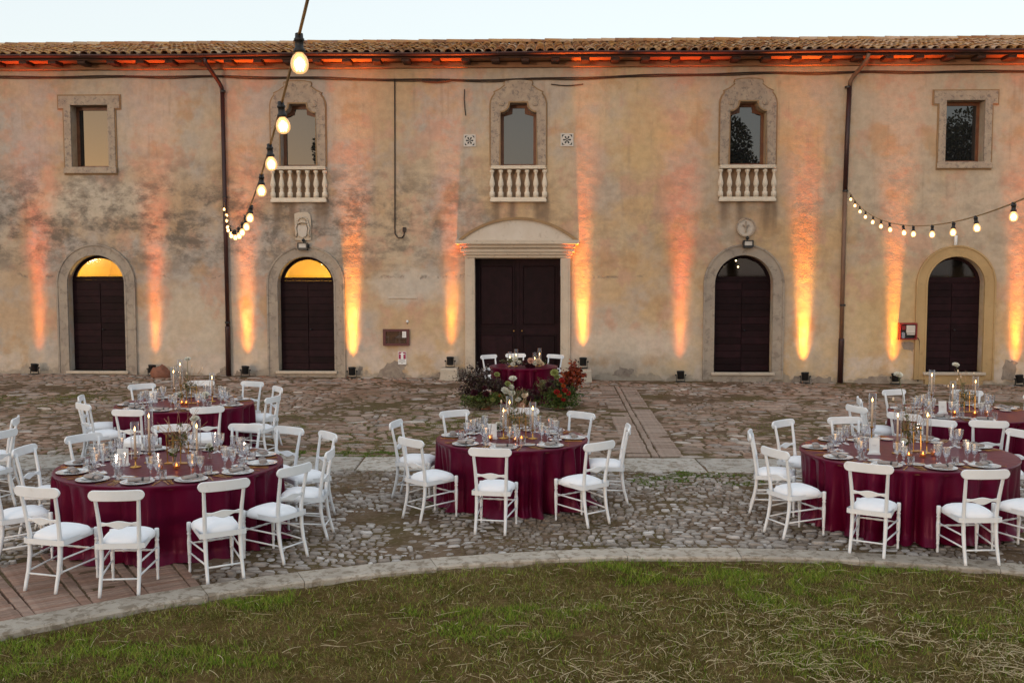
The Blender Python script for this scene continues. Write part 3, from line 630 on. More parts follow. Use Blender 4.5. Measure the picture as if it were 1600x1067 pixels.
def ring_band(path_in, path_out, y0, y1, name, mat, parent): return slab(name, path_out, [path_in], y0, y1, mat, parent)
def arched_door(key, ochre=False, lit=False):
    c, h, s, b = ARCH[key]; m = M['surround_ochre'] if ochre else M['surround']
    # surround: an inverted U (open at the foot) proud of the plaster, with a thin outer moulding
    def U(r0, r1, z0): 
        n = 24; o = [(c + r1, z0)] + [(c + r1 * math.cos(PI * i / n), s + r1 * math.sin(PI * i / n)) for i in range(n + 1)] + [(c - r1, z0)]
        i_ = [(c - r0, z0)] + [(c - r0 * math.cos(PI * i / n), s + r0 * math.sin(PI * i / n)) for i in range(n + 1)] + [(c + r0, z0)]
        return o + i_
    foot = b - 0.19
    sur = slab('door_surround', U(h + 0.004, h + 0.245, foot), [], -0.055, 0.0, m, house)
    slab('moulding', U(h + 0.245, h + 0.285, foot), [], -0.078, 0.0, M['surround_ochre'] if ochre else m, sur)
    slab('inner_bead', U(h + 0.006, h + 0.05, foot + 0.002), [], -0.068, -0.054, m, sur)
    sill = MB().box(c - h - 0.07, c + h + 0.07, -0.13, 0.30, b - 0.07, b, 0.008).build('door_sill', M['travertine'], house)
    MB().box(c - h - 0.02, c + h + 0.02, -0.075, 0.30, b - 0.6, b - 0.072).build('threshold_block', m, sill)
    zt = s + 0.035
    door = MB().box(c - h - 0.02, c + h + 0.02, 0.235, 0.28, b, zt + 0.02).build('door', M['doorwood'], house)
    nz = 13; ph = (zt - b - 0.01) / nz
    for sd in (-1, 1):
        for k in range(nz):
            x0, x1 = (c - h + 0.02, c - 0.006) if sd < 0 else (c + 0.006, c + h - 0.02)
            MB().box(x0, x1, 0.205 + random.uniform(-0.003, 0.003), 0.24, b + 0.008 + k * ph, b + 0.008 + (k + 1) * ph - 0.007, 0.004).build('plank', M['doorwood'], door)
    MB().lathe([(0.012, 0), (0.012, 0.04), (0.024, 0.05), (0.026, 0.07), (0.012, 0.085)], 10).build('handle', M['black'], door, True, (c + 0.07, 0.205, b + 1.05), (R(90), 0, 0))
    fan = slab('fanlight', arch(c, h, s + 0.001, zt + 0.02), [arch(c, h - 0.085, s + 0.012, zt + 0.07)], 0.215, 0.275, M['doorwood'], house)
    slab('glass_pane', arch(c, h - 0.075, s + 0.02, zt + 0.06), [], 0.245, 0.252, M['fan_glass'], fan)
    # the room behind
    rm = MB(); x0, x1, y0, y1 = c - 1.5, c + 1.5, 0.44, 4.2
    rm.add([(x0, y0, 0), (x1, y0, 0), (x1, y1, 0), (x0, y1, 0)], [(0, 1, 2, 3)])
    n = 14; prof = [(x1, 0.0)] + [(c + 1.5 * math.cos(PI * i / n), 2.6 + 1.25 * math.sin(PI * i / n)) for i in range(n + 1)] + [(x0, 0.0)]
    for (p, q), (p2, q2) in zip(prof, prof[1:]): rm.add([(p, y0, q), (p2, y0, q2), (p2, y1, q2), (p, y1, q)], [(0, 1, 2, 3)])
    rm.add([(p, y1, q) for p, q in prof], [tuple(range(len(prof)))])
    link('vaulted_room', rm.mesh('vaulted_room', M['room_lit'] if lit else M['room_dark'], True), house)
    return door
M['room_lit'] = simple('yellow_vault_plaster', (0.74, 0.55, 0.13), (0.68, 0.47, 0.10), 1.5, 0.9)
M['room_dark'] = simple('dim_vault_plaster', (0.16, 0.12, 0.09), None, 1.5, 0.9)  # darker copy for the unlit rooms, their gloom is put into the colour
arched_door('a', lit=True); arched_door('b', lit=True); arched_door('c'); arched_door('d', ochre=True)
for key, e in (('a', 190), ('b', 230)):
    c, h, s, b = ARCH[key]
    ld = bpy.data.lights.new('room_lamp', 'POINT'); ld.energy = e; ld.color = (1.0, 0.72, 0.30); ld.shadow_soft_size = 0.12
    lo = bpy.data.objects.new('room_lamp', ld); col.objects.link(lo); lo.parent = house; lo.location = (c + 0.7, 2.2, 2.0)
for (u, y, z) in ((-5.55, 3.2, 2.95), (-5.30, 3.4, 3.02), (-4.98, 3.0, 2.98), (-4.80, 3.3, 3.0), (5.50, 2.2, 3.02), (6.1, 2.4, 3.04), (5.9, 3.2, 2.9), (6.2, 2.6, 2.87)):
    MB().ball((u, y, z), 0.022).build('room_bulb', M['bulb'], house)
for (x0, x1, zt) in ((-9.9, -9.2, 3.6),):
    pass
# main door
pil = M['travertine']
for x0, x1 in ((-1.19, MD[0] + 0.0), (MD[1] - 0.0, 1.475)):
    p = MB().box(x0, x1, -0.075, -0.001, -0.2, 3.085).build('pilaster', pil, house)
    MB().box(x0 + 0.05, x1 - 0.05, -0.088, -0.074, 0.3, 2.95).build('pilaster_panel', pil, p)
ent = empty('entablature', parent=house)
for x0, x1, z0, z1, d in ((-1.20, 1.49, 3.087, 3.155, 0.10), (-1.24, 1.53, 3.157, 3.225, 0.15), (-1.29, 1.58, 3.227, 3.30, 0.19), (-1.26, 1.55, 3.302, 3.335, 0.165), (-1.31, 1.60, 3.337, 3.42, 0.24), (-1.41, 1.695, 3.422, 3.525, 0.33)):
    MB().box(x0, x1, -d, -0.001, z0, z1, 0.008).build('cornice_course', pil, ent)
seg = []; c0 = 0.146; hw = 1.49; rise = 0.56; rad = (hw * hw + rise * rise) / (2 * rise); zc = 3.53 + rise - rad; aa = math.asin(hw / rad)
arc = lambda r: [(c0 + r * math.sin(aa - 2 * aa * i / 30), zc + r * math.cos(aa - 2 * aa * i / 30)) for i in range(31)]
ped = slab('pediment_panel', arc(rad - 0.05), [], -0.022, 0.0, M['patina'], house)
slab('pediment_moulding', arc(rad + 0.02) + list(reversed(arc(rad - 0.05))), [], -0.07, 0.0, M['moulding'], ped)
MB().box(MD[0] - 0.25, MD[1] + 0.25, -0.35, 0.35, -0.3, MD[2], 0.01).build('door_step', M['travertine'], house)
for sd in (-1, 1):
    cx = 0.145 + sd * 0.545; w = 0.54
    leaf = MB().box(cx - w, cx + w, 0.26, 0.32, MD[2], MD[3]).build('door', M['doorwood'], house)
    for z0, z1 in ((0.30, 1.10), (1.38, 2.88)):
        MB().box(cx - w + 0.13, cx + w - 0.13, 0.236, 0.27, z0, z1, 0.018).build('door_panel', M['doorwood'], leaf)
        fr = rect(cx - w + 0.085, cx + w - 0.085, z0 - 0.045, z1 + 0.045); slab('panel_moulding', fr, [rect(cx - w + 0.12, cx + w - 0.12, z0 - 0.01, z1 + 0.01)], 0.240, 0.262, M['doorwood'], leaf)
    MB().ball((cx - sd * 0.44, 0.235, 1.22), 0.022).build('knob', M['gold'], leaf, True)
    if sd > 0: MB().box(0.115, 0.175, 0.235, 0.262, MD[2], MD[3]).build('astragal', M['doorwood'], leaf)
for x0, x1, nm in ((-1.80, -1.35, 'l'), (1.62, 2.02, 'r')):
    bz = float(base_z(x0, 25.2)); mb = MB(); rings = []
    for k, (z, e) in enumerate(((bz - 0.1, 0.0), (bz + 0.02, 0.0), (bz + 0.16, 0.012), (bz + 0.27, 0.008), (bz + 0.305, 0.03))):
        pts = [(x0 + e, -0.55 + e), ((x0 + x1) / 2, -0.55 + e * 1.5), (x1 - e, -0.55 + e), (x1 - e, -0.29), (x1 - e, -0.02), ((x0 + x1) / 2, -0.02), (x0 + e, -0.02), (x0 + e, -0.29)]
        rings.append([(p + random.uniform(-0.014, 0.014), q + random.uniform(-0.012, 0.0), z) for p, q in pts])
    mb.loft(rings); mb.build('plinth_block', M['travertine'], house)

# upper windows
def rect_window(w, head, sgn):
    x0, x1, z0, z1 = w
    out = [(x0 - 0.17, z0 - 0.16), (x1 + 0.17, z0 - 0.16), (x1 + 0.17, z1 - 0.085), (x1 + 0.30, z1 - 0.085), (x1 + 0.30, z1 + 0.225), (x0 - 0.30, z1 + 0.225), (x0 - 0.30, z1 - 0.085), (x0 - 0.17, z1 - 0.085)]
    s = slab('window_surround', out, [rect(x0 + 0.003, x1 - 0.003, z0 + 0.003, z1 - 0.003)], -0.05, 0.0, M['window_stone'], house)
    e = 0.035; out2 = [(x0 - 0.17 - e, z0 - 0.16 - e), (x1 + 0.17 + e, z0 - 0.16 - e), (x1 + 0.17 + e, z1 - 0.085 - e), (x1 + 0.30 + e, z1 - 0.085 - e), (x1 + 0.30 + e, z1 + 0.225 + e), (x0 - 0.30 - e, z1 + 0.225 + e), (x0 - 0.30 - e, z1 - 0.085 - e), (x0 - 0.17 - e, z1 - 0.085 - e)]
    slab('surround_edging', out2, [out], -0.028, 0.0, M['moulding'], s)
    MB().box(x0 - 0.20, x1 + 0.20, -0.085, -0.051, z0 - 0.16, z0 - 0.02, 0.008).build('window_sill', M['window_stone'], s)
    win = slab('window', rect(x0, x1, z0, z1), [rect(x0 + 0.075, x1 - 0.075, z0 + 0.06, z1 - 0.09)], 0.29, 0.35, M['framewood'], house)
    slab('glass_pane', rect(x0 + 0.07, x1 - 0.07, z0 + 0.055, z1 - 0.085), [], 0.318, 0.325, M['pane'], win)
rect_window(W1, 0, 1); rect_window(W5, 0, -1)
BAL = [(0.052, 0.0), (0.052, 0.13), (0.040, 0.14), (0.034, 0.165), (0.040, 0.20), (0.030, 0.225), (0.040, 0.265), (0.054, 0.32), (0.052, 0.37), (0.040, 0.44), (0.027, 0.52), (0.022, 0.565), (0.030, 0.585), (0.024, 0.60), (0.040, 0.62), (0.046, 0.645), (0.046, 0.685)]
bal_me = MB().lathe([(r * 1.28, z) for r, z in BAL], 14).mesh('baluster', M['baluster'], True)
for c in BW:
    s = slab('window_surround', baroque_outer(c), [baroque_inner(c, 0.447, 5.402)], -0.055, 0.0, M['window_stone'], house)
    sc = lambda pts, f, g: [(c + (p - c) * f, 5.40 + (q - 5.40) * g) for p, q in pts]
    slab('surround_edging', sc(baroque_outer(c), 1.05, 1.014), [baroque_outer(c)], -0.03, 0.0, M['moulding'], s)
    inn = baroque_inner(c, 0.448, 5.4); big = baroque_inner(c, 0.485, 5.4, 0.035)
    slab('inner_moulding', [(p, q + (0.035 if q > 6.9 else 0)) for p, q in big], [inn], -0.075, -0.054, M['moulding'], s)
    for sd in (-1, 1):
        MB().lathe([(0.075, 0), (0.070, 0.018), (0.045, 0.022), (0.038, 0.010), (0.030, 0.024), (0.001, 0.028)], 16).build('boss', M['window_stone'], s, True, (c + sd * 0.42, -0.055, 6.93), (R(90), 0, 0))
    win = slab('window', baroque_inner(c, 0.45, 5.40), [rect(c - 0.375, c + 0.375, 5.46, 6.66)[:2] + [(c + 0.375, 6.66), (c + 0.16, 6.72), (c + 0.15, 6.86), (c - 0.15, 6.86), (c - 0.16, 6.72), (c - 0.375, 6.66)]], 0.27, 0.33, M['framewood'], house)
    slab('glass_pane', baroque_inner(c, 0.44, 5.41), [], 0.298, 0.305, M['pane'], win)
    bal = empty('balustrade', (c, 0, 0), parent=house)
    MB().box(-0.70, 0.70, -0.115, 0.10, 5.305, 5.345, 0.008).box(-0.685, 0.685, -0.10, 0.10, 5.346, 5.392, 0.008).build('handrail', M['baluster'], bal)
    MB().box(-0.71, 0.71, -0.125, 0.10, 4.485, 4.56, 0.010).box(-0.69, 0.69, -0.105, 0.09, 4.561, 4.60).build('foot_slab', M['baluster'], bal)
    MB().box(-0.655, 0.655, 0.13, 0.14, 4.56, 5.31).build('recess_panel', M['recess'], bal)
    for i in range(7): link('baluster', bal_me, bal, (-0.66 + i * 0.22, -0.035, 4.60), (0, 0, random.random() * 6))
# ventilation grilles: pierced six-petal rosette
def vent(u, z, sz):
    h = sz / 2; hl = []
    for k in range(6):
        a = PI / 3 * k; hl.append([(u + h * (r * math.cos(a + d)), z + h * (r * math.sin(a + d))) for r, d in ((0.09, -0.50), (0.28, -0.30), (0.46, -0.30), (0.60, -0.21), (0.64, 0.0), (0.60, 0.21), (0.46, 0.30), (0.28, 0.30), (0.09, 0.50))])
    for sx, sz_ in ((1, 1), (-1, 1), (-1, -1), (1, -1)):
        lp = [(0.80, 0.80), (0.30, 0.80), (0.52, 0.68), (0.68, 0.52), (0.80, 0.30)]; hl.append([(u + sx * h * p, z + sz_ * h * q) for p, q in lp])
    g = slab('vent_grille', rect(u - h, u + h, z - h, z + h), hl, -0.022, 0.0, M['paper_stone'], house)
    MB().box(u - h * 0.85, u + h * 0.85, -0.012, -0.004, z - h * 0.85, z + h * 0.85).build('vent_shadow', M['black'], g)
M['paper_stone'] = simple('white_vent_ceramic', (0.60, 0.55, 0.50), (0.54, 0.49, 0.44), 6, 0.7)
vent(-1.065, 6.02, 0.30); vent(1.38, 6.03, 0.32)
# crest and medallion
cr = empty('stone_crest', parent=house); cx, cz = -5.315, 3.87
slab('crest_plate', [(cx + p, cz + q) for p, q in ((-0.19, -0.33), (-0.06, -0.34), (0, -0.42), (0.06, -0.34), (0.20, -0.33), (0.215, 0.05), (0.20, 0.30), (0.13, 0.37), (-0.10, 0.37), (-0.21, 0.33), (-0.20, 0.0))], [], -0.05, 0.0, M['travertine'], cr)
slab('shield', [(cx + p, cz + q) for p, q in ((0, -0.28), (0.10, -0.22), (0.125, -0.05), (0.10, 0.04), (0.0, 0.02), (-0.10, 0.04), (-0.125, -0.05), (-0.10, -0.22))], [], -0.10, -0.045, M['patina'], cr)
mb = MB()
for k in range(9): a = PI * k / 8; mb.ball((cx + 0.13 * math.cos(a), -0.07, cz + 0.12 + 0.12 * math.sin(a)), 0.030, 8, 5)
mb.tube([(cx - 0.12, -0.08, cz + 0.08), (cx - 0.05, -0.095, cz + 0.12), (cx + 0.05, -0.095, cz + 0.12), (cx + 0.12, -0.08, cz + 0.08)], 0.028, 8)
for s_ in (-1, 1): mb.tube([(cx + s_ * 0.13, -0.07, cz + 0.10), (cx + s_ * 0.175, -0.08, cz - 0.02), (cx + s_ * 0.15, -0.08, cz - 0.14), (cx + s_ * 0.17, -0.07, cz - 0.26)], 0.026, 8)
mb.build('crest_scroll', M['travertine'], cr, True)
md = empty('stone_medallion', parent=house); cx, cz = 5.865, 3.845
circ = lambda r: [(cx + r * math.cos(2 * PI * i / 40), cz + r * math.sin(2 * PI * i / 40)) for i in range(40)]
slab('disc', circ(0.225), [], -0.03, 0.0, M['patina'], md); slab('rim', circ(0.24), [circ(0.205)], -0.06, 0.0, M['window_stone'], md)
slab('cross', [(cx + p, cz + q) for p, q in ((-.02, -.13), (.02, -.13), (.018, .02), (.08, .035), (.08, .065), (.018, .055), (.015, .15), (-.015, .15), (-.018, .055), (-.08, .065), (-.08, .035), (-.018, .02))], [], -0.075, -0.028, M['window_stone'], md)

# eaves, gutter and roof
OV = 0.52
MB().add([(-17.5, 0.0, EAVE - 0.02), (17.5, 0.0, EAVE - 0.02), (17.5, -OV, EAVE + 0.0), (-17.5, -OV, EAVE + 0.0)], [(0, 1, 2, 3)]).build('eave_soffit', M['eave'], house)
MB().box(-17.5, 17.5, -OV - 0.03, -OV + 0.005, EAVE - 0.03, EAVE + 0.10).build('fascia_board', M['rafter'], house)
MB().box(-17.5, 17.5, -0.10, -0.001, EAVE - 0.17, EAVE - 0.03, 0.01).build('wall_plate_band', M['eave'], house)
u = -17.3
while u < 17.4:
    MB().box(u - 0.10, u + 0.10, -OV + 0.01, -0.10, EAVE - 0.10, EAVE - 0.015, 0.01).build('rafter', M['rafter'], house); u += 0.735
gp = [(0.075 * math.cos(a), 0.075 * math.sin(a)) for a in [PI + PI * i / 10 for i in range(11)]] + [(0.062 * math.cos(a), 0.062 * math.sin(a)) for a in [2 * PI - PI * i / 10 for i in range(11)]]
gut = MB().loft([[(u_, -OV - 0.115 + p, EAVE + 0.085 + q + 0.012 * math.sin(u_ * 0.9)) for p, q in gp] for u_ in np.linspace(-17.5, 17.5, 60)]).build('gutter', M['gutter'], house, True)
u = -16.5
while u < 17:
    MB().box(u - 0.012, u + 0.012, -OV - 0.195, -OV - 0.03, EAVE + 0.04, EAVE + 0.10).build('gutter_bracket', M['gutter'], gut); u += 1.47
SL = R(15); RD = 4.75                                  # roof pitch and slope length
roof = empty('roof', (0, -OV - 0.06, EAVE + 0.09), parent=house)
mb = MB(); ndx = 420; ys = (0.0, RD)
prof = [(-17.5 + 35 * i / ndx, 0.018 * math.cos(2 * PI * (35 * i / ndx) / 0.25)) for i in range(ndx + 1)]
mb.loft([[(p, y_ * math.cos(SL), y_ * math.sin(SL) + q) for p, q in prof] for y_ in ys], close=False, cap=False)
mb.build('roof_deck', M['tile'], roof)
mb = MB().add([(-17.5, RD * math.cos(SL), RD * math.sin(SL)), (17.5, RD * math.cos(SL), RD * math.sin(SL)), (17.5, 2 * RD * math.cos(SL), 0), (-17.5, 2 * RD * math.cos(SL), 0)], [(0, 1, 2, 3)]); mb.build('rear_slope', M['tile'], roof)
def tile_arr(n=7, L=0.46, r0=0.105, r1=0.082, th=0.016):
    V = []
    for (y_, rr) in ((0, r0), (L, r1)):
        for dr in (0, -th):
            V += [((rr + dr) * math.cos(PI * i / (n - 1)), y_, (rr + dr) * math.sin(PI * i / (n - 1)) * 0.86) for i in range(n)]
    f = []
    for i in range(n - 1):
        f += [(i, i + 1, 2 * n + i + 1, 2 * n + i), (n + i, 3 * n + i, 3 * n + i + 1, n + i + 1), (i, n + i, n + i + 1, i + 1)]
    return np.array(V), np.array(f)
tV, tF = tile_arr(); t_me = np_mesh('roof_tile', tV, tF, M['tile'], False)
restV = []; cnt = 0
Rx = np.array(Matrix.Rotation(SL - 0.035, 3, 'X'))
for r in range(13):
    for i in range(139):
        u = -17.3 + i * 0.25 + random.uniform(-0.014, 0.014); d = r * 0.358 + random.uniform(-0.02, 0.02) - 0.06
        pos = np.array((u, d * math.cos(SL), d * math.sin(SL) + 0.012 + random.uniform(-.006, .008))); yaw = random.gauss(0, 0.045); roll = random.gauss(0, 0.06)
        if r < 3 and abs(u) < 12.4 and cnt < 300:
            link('roof_tile', t_me, roof, tuple(pos), (SL - 0.035, roll, yaw)); cnt += 1
        else:
            m = np.array(Matrix.Rotation(yaw, 3, 'Z')) @ np.array(Matrix.Rotation(roll, 3, 'Y')) @ Rx
            restV.append(tV @ m.T + pos)
n = len(restV); tag(link('roof_tile_field', np_mesh('roof_tile_field', np.concatenate(restV), (tF[None] + (np.arange(n) * len(tV))[:, None, None]).reshape(-1, 4), M['tile']), roof), kind='stuff')
rV, rF = tile_arr(9, 0.48, 0.135, 0.12, 0.018); r_me = np_mesh('ridge_tile', rV, rF, M['tile'])
for i in range(86):
    link('ridge_tile', r_me, roof, (-17.4 + i * 0.405, RD * math.cos(SL), RD * math.sin(SL) + 0.03 + random.uniform(-.008, .012)), (0, random.gauss(0, .02), -PI / 2 + random.gauss(0, .03)))
# downpipes
def bent(name, path, rad, mat, parent, n=10): return MB().tube(path, rad, n).build(name, mat, parent, True)
dp = empty('downpipe', parent=house)
bent('swan_neck', [(-7.54, -0.62, 7.98), (-7.53, -0.60, 7.86), (-7.46, -0.42, 7.70), (-7.34, -0.16, 7.46), (-7.30, -0.085, 7.34), (-7.295, -0.075, 7.22)], 0.048, M['pipe'], dp)
bent('upper_pipe', [(-7.295, -0.075, 7.24), (-7.285, -0.075, 4.0), (-7.275, -0.075, 1.3)], 0.052, M['pipe'], dp)
bent('cast_foot', [(-7.275, -0.085, 1.34), (-7.275, -0.085, 1.29), (-7.275, -0.085, 0.02)], 0.066, M['pipe'], dp)
for z in (7.26, 4.62, 1.44): MB().lathe([(0.062, -0.025), (0.066, -0.02), (0.066, 0.02), (0.062, 0.025)], 12, (-7.28, -0.075, z)).build('pipe_clip', M['black'], dp)
dp = empty('downpipe', parent=house)
bent('swan_neck', [(8.62, -0.62, 7.98), (8.60, -0.60, 7.86), (8.53, -0.42, 7.72), (8.42, -0.16, 7.54), (8.36, -0.085, 7.42), (8.345, -0.075, 7.28)], 0.05, M['pipe_tan'], dp)
bent('upper_pipe', [(8.345, -0.075, 7.30), (8.315, -0.075, 6.0), (8.295, -0.075, 4.75)], 0.056, M['pipe'], dp)
bent('lower_pipe', [(8.295, -0.075, 4.76), (8.29, -0.075, 3.0), (8.285, -0.075, 1.0)], 0.052, M['pipe_tan'], dp)
bent('cast_foot', [(8.285, -0.085, 1.06), (8.285, -0.085, 1.0), (8.275, -0.085, -0.12)], 0.068, M['pipe'], dp)
for z in (7.28, 4.74, 1.9): MB().lathe([(0.064, -0.025), (0.070, -0.02), (0.070, 0.02), (0.064, 0.025)], 12, (8.30, -0.075, z)).build('pipe_clip', M['black'], dp)
# cables along and down the wall
pts = [(u_, -0.035, 7.66 - 0.14 * math.exp(-((u_ + 1) / 4.5) ** 2) + 0.012 * math.sin(u_ * 2.3)) for u_ in np.linspace(-15, 15, 90)]
MB().tube(pts, 0.020, 6).build('eave_cable', M['cable'], house)
MB().tube([(p[0], -0.03, p[2] - 0.035 + 0.01 * math.sin(p[0] * 3.1)) for p in pts], 0.012, 6).build('eave_cable', M['cable'], house)
MB().tube([(-2.25 + 0.05 * i, -0.06, 7.50 - 0.03 * math.sin(PI * i / 14)) for i in range(15)], 0.028, 6).build('cable_splice', M['cable'], house)
MB().tube([(-2.945, -0.025, 7.56), (-2.945, -0.025, 7.2), (-2.955, -0.022, 5.5), (-2.97, -0.022, 3.85), (-2.965, -0.025, 3.70), (-2.90, -0.03, 3.60), (-2.80, -0.03, 3.585), (-2.74, -0.03, 3.65), (-2.73, -0.03, 3.74)], 0.016, 6).build('wall_conduit', M['cable'], house)
MB().box(-2.77, -2.69, -0.05, 0, 3.74, 3.86, 0.006).build('junction_box', M['cable'], house)
MB().tube([(-1.19, -0.02, 7.29), (-1.20, -0.025, 7.05), (-1.18, -0.025, 6.8), (-1.165, -0.02, 6.64)], 0.012, 6).build('loose_wire', M['cable'], house)
MB().tube([(0.98 + 0.08 * i, -0.03, 7.40 - 0.035 * math.sin(PI * i / 10)) for i in range(11)], 0.013, 6).build('loose_wire', M['cable'], house)
# broken plaster showing the rubble core, as shallow raised lips around a rough patch
def lost_plaster(outline, jag=0.03):
    pts = []
    for (p, q), (p2, q2) in zip(outline, outline[1:] + outline[:1]):
        for k in range(5):
            t = k / 5; pts.append((p + (p2 - p) * t + random.uniform(-jag, jag), q + (q2 - q) * t + random.uniform(-jag, jag)))
    slab('bare_rubble_patch', pts, [], -0.010, 0.0, M['rubble'], house)
M['rubble'] = stone_mat('bare_rubble', (0.24, 0.19, 0.155), (0.34, 0.28, 0.23), (0.09, 0.07, 0.06), 0.6, 6.0)
lost_plaster([(-3.55, -0.02), (-2.72, -0.02), (-2.80, 0.22), (-2.66, 0.40), (-2.98, 0.47), (-3.25, 0.36)])
lost_plaster([(-2.2, -0.02), (-1.82, -0.02), (-1.80, 0.22), (-1.93, 0.12), (-2.1, 0.04)])
lost_plaster([(-7.15, 0.02), (-6.5, 0.02), (-6.62, 0.10), (-6.95, 0.19), (-7.12, 0.17)])
lost_plaster([(-7.65, 0.02), (-7.36, 0.02), (-7.36, 0.30), (-7.5, 0.27), (-7.56, 0.14)])
lost_plaster([(-4.0, 0.12), (-3.9, 0.10), (-3.82, 0.30), (-3.9, 0.33)], 0.02)
lost_plaster([(2.55, 0.12), (3.0, 0.08), (3.1, 0.25), (2.75, 0.32)], 0.03)
lost_plaster([(8.6, -0.10), (9.6, -0.12), (9.5, 0.06), (9.0, 0.10), (8.75, 0.02)], 0.04)
lost_plaster([(7.0, -0.10), (8.15, -0.10), (8.05, 0.10), (7.6, 0.06), (7.2, 0.14)], 0.04)
lost_plaster([(9.85, 0.80), (10.1, 0.74), (10.16, 0.92), (9.98, 1.0), (9.82, 0.94)], 0.02)
lost_plaster([(12.3, 0.05), (12.6, 0.0), (12.7, 0.45), (12.4, 0.55)], 0.03)
slab('old_plaque', [(-3.38, 2.09), (-2.46, 2.08), (-2.44, 2.55), (-2.62, 2.60), (-3.2, 2.58), (-3.40, 2.5)], [], -0.006, 0.0, M['wall'], house)
slab('plaque_ledge', rect(-3.15, -2.42, 2.06, 2.10), [], -0.030, 0.0, M['patina'], house)

# ------------------------------------------------------------------ things on the wall (top-level)
_wm = Matrix.Translation((0, WY, 0)) @ Matrix.Rotation(WA, 4, 'Z')
def wp(u, y, z): return tuple(_wm @ Vector((u, y, z)))
def wall_thing(name, u, y, z, label, cat, group=None):
    e = empty(name, wp(u, y, z), WA); tag(e, label, cat, group); return e
# floodlights above two arches
def floodlight(u, z, sd, label):
    e = wall_thing('floodlight', u, 0, z, label, 'floodlight', 'floodlights above the arched doors')
    slab('housing', [(-0.13, -0.05), (-0.10, -0.09), (0.10, -0.09), (0.13, -0.05), (0.125, 0.10), (-0.125, 0.10)], [rect(-0.095, 0.095, -0.03, 0.075)], -0.20, -0.10, M['black'], e)
    MB().box(-0.12, 0.12, -0.10, -0.06, -0.085, 0.095).build('rear_case', M['black'], e)
    MB().box(-0.096, 0.096, -0.185, -0.18, -0.031, 0.076).build('front_glass', M['paper_stone'], e)
    MB().tube([(0, -0.08, 0.08), (0.02 * sd, -0.05, 0.16), (0, 0.0, 0.19)], 0.02, 6).build('bracket', M['black'], e)
    MB().ball((0.0, -0.06, 0.16), 0.045, 8, 5).build('sensor', M['black'], e)
    MB().box(0.11 * sd - 0.02, 0.11 * sd + 0.045, -0.13, -0.05, -0.02, 0.06).build('junction_box', M['black'], e)
floodlight(-5.30, 3.37, 1, 'small black floodlight above the second arched door, under the crest')
floodlight(5.905, 3.42, -1, 'small black floodlight above the third arched door, under the medallion')
# notice case
nb = wall_thing('notice_case', -2.955, 0, 1.065, 'dark red framed glass notice case on the wall', 'notice case')
slab('frame', rect(-0.335, 0.335, -0.212, 0.212), [rect(-0.265, 0.265, -0.15, 0.15)], -0.07, 0.0, simple('oxblood_frame', (0.085, 0.010, 0.014), None, 5, 0.45), nb)
MB().box(-0.266, 0.266, -0.03, -0.02, -0.151, 0.151).build('backing', simple('brown_backing', (0.10, 0.045, 0.012), (0.05, 0.02, 0.008), 6, 0.6), nb)
MB().box(-0.264, 0.264, -0.052, -0.048, -0.149, 0.149).build('glass_pane', M['clear'], nb)
MB().box(0.16, 0.26, -0.076, -0.071, 0.0, 0.155).build('paper_notice', M['paper'], nb)
mb = MB()
for k in range(5): mb.box(0.175, 0.175 + (0.045 if k % 2 else 0.06), -0.0775, -0.0762, 0.125 - k * 0.024, 0.131 - k * 0.024)
tag(mb.build('print', M['ink'], nb), kind='stuff')
# magenta and white sign below it
sg = wall_thing('wall_sign', -2.81, 0, 0.54, 'white sign with magenta square and white T shaped figure, below the notice case', 'sign')
MB().box(-0.105, 0.105, -0.012, -0.001, -0.165, 0.165).build('plate', M['paper'], sg)
MB().box(-0.092, 0.092, -0.0155, -0.0125, -0.03, 0.152).build('magenta_square', simple('magenta_print', (0.33, 0.006, 0.075), None, 4, 0.5), sg)
slab('figure', [(-.032, -.03), (.032, -.03), (.030, .085), (.075, .092), (.075, .108), (.03, .112), (.02, .125), (.022, .138), (0, .147), (-.022, .138), (-.02, .125), (-.03, .112), (-.075, .108), (-.075, .092), (-.030, .085)], [], -0.0185, -0.0156, M['paper'], sg)
mb = MB()
for z0, w, n in ((-0.062, 0.15, 6), (-0.098, 0.17, 7), (-0.135, 0.045, 2)):
    for k in range(n): mb.box(-w / 2 + w * k / n, -w / 2 + w * (k + 0.72) / n, -0.0145, -0.0121, z0 - 0.008, z0 + 0.010)
tag(mb.build('print', M['ink'], sg), kind='stuff')
# red hose-reel box
rb = wall_thing('socket_box', 9.93, 0, 1.25, 'open red box with white panel and sockets beside the last door', 'electrical box')
red = simple('red_enamel', (0.24, 0.016, 0.016), (0.18, 0.012, 0.013), 4, 0.45)
slab('frame', rect(-0.22, 0.22, -0.21, 0.21), [rect(-0.185, 0.185, -0.18, 0.17)], -0.13, 0.0, red, rb)
MB().box(-0.19, 0.19, -0.03, -0.02, -0.19, 0.18).build('back_panel', M['black'], rb)
MB().box(-0.04, 0.18, -0.11, -0.06, -0.05, 0.15, 0.006).build('control_panel', M['paper_stone'], rb)
MB().box(-0.03, 0.17, -0.118, -0.11, -0.09, -0.06).build('panel_lip', M['paper_stone'], rb)
for z in (-0.07, -0.135): MB().lathe([(0.045, 0), (0.045, 0.05), (0.03, 0.055), (0.03, 0.03)], 14).build('socket', simple('grey_socket', (0.35, 0.36, 0.42), None, 5, 0.4), rb, True, (-0.115, -0.06, z), (R(90), 0, 0))
MB().box(-0.155, -0.06, -0.10, -0.05, 0.03, 0.14, 0.006).build('breaker', red, rb)
MB().tube([(0.21, -0.05, -0.17), (0.27, -0.05, -0.18), (0.305, -0.045, -0.24), (0.31, -0.04, -0.6), (0.30, -0.04, -1.27)], 0.016, 6).build('feed_cable', M['cable'], rb)
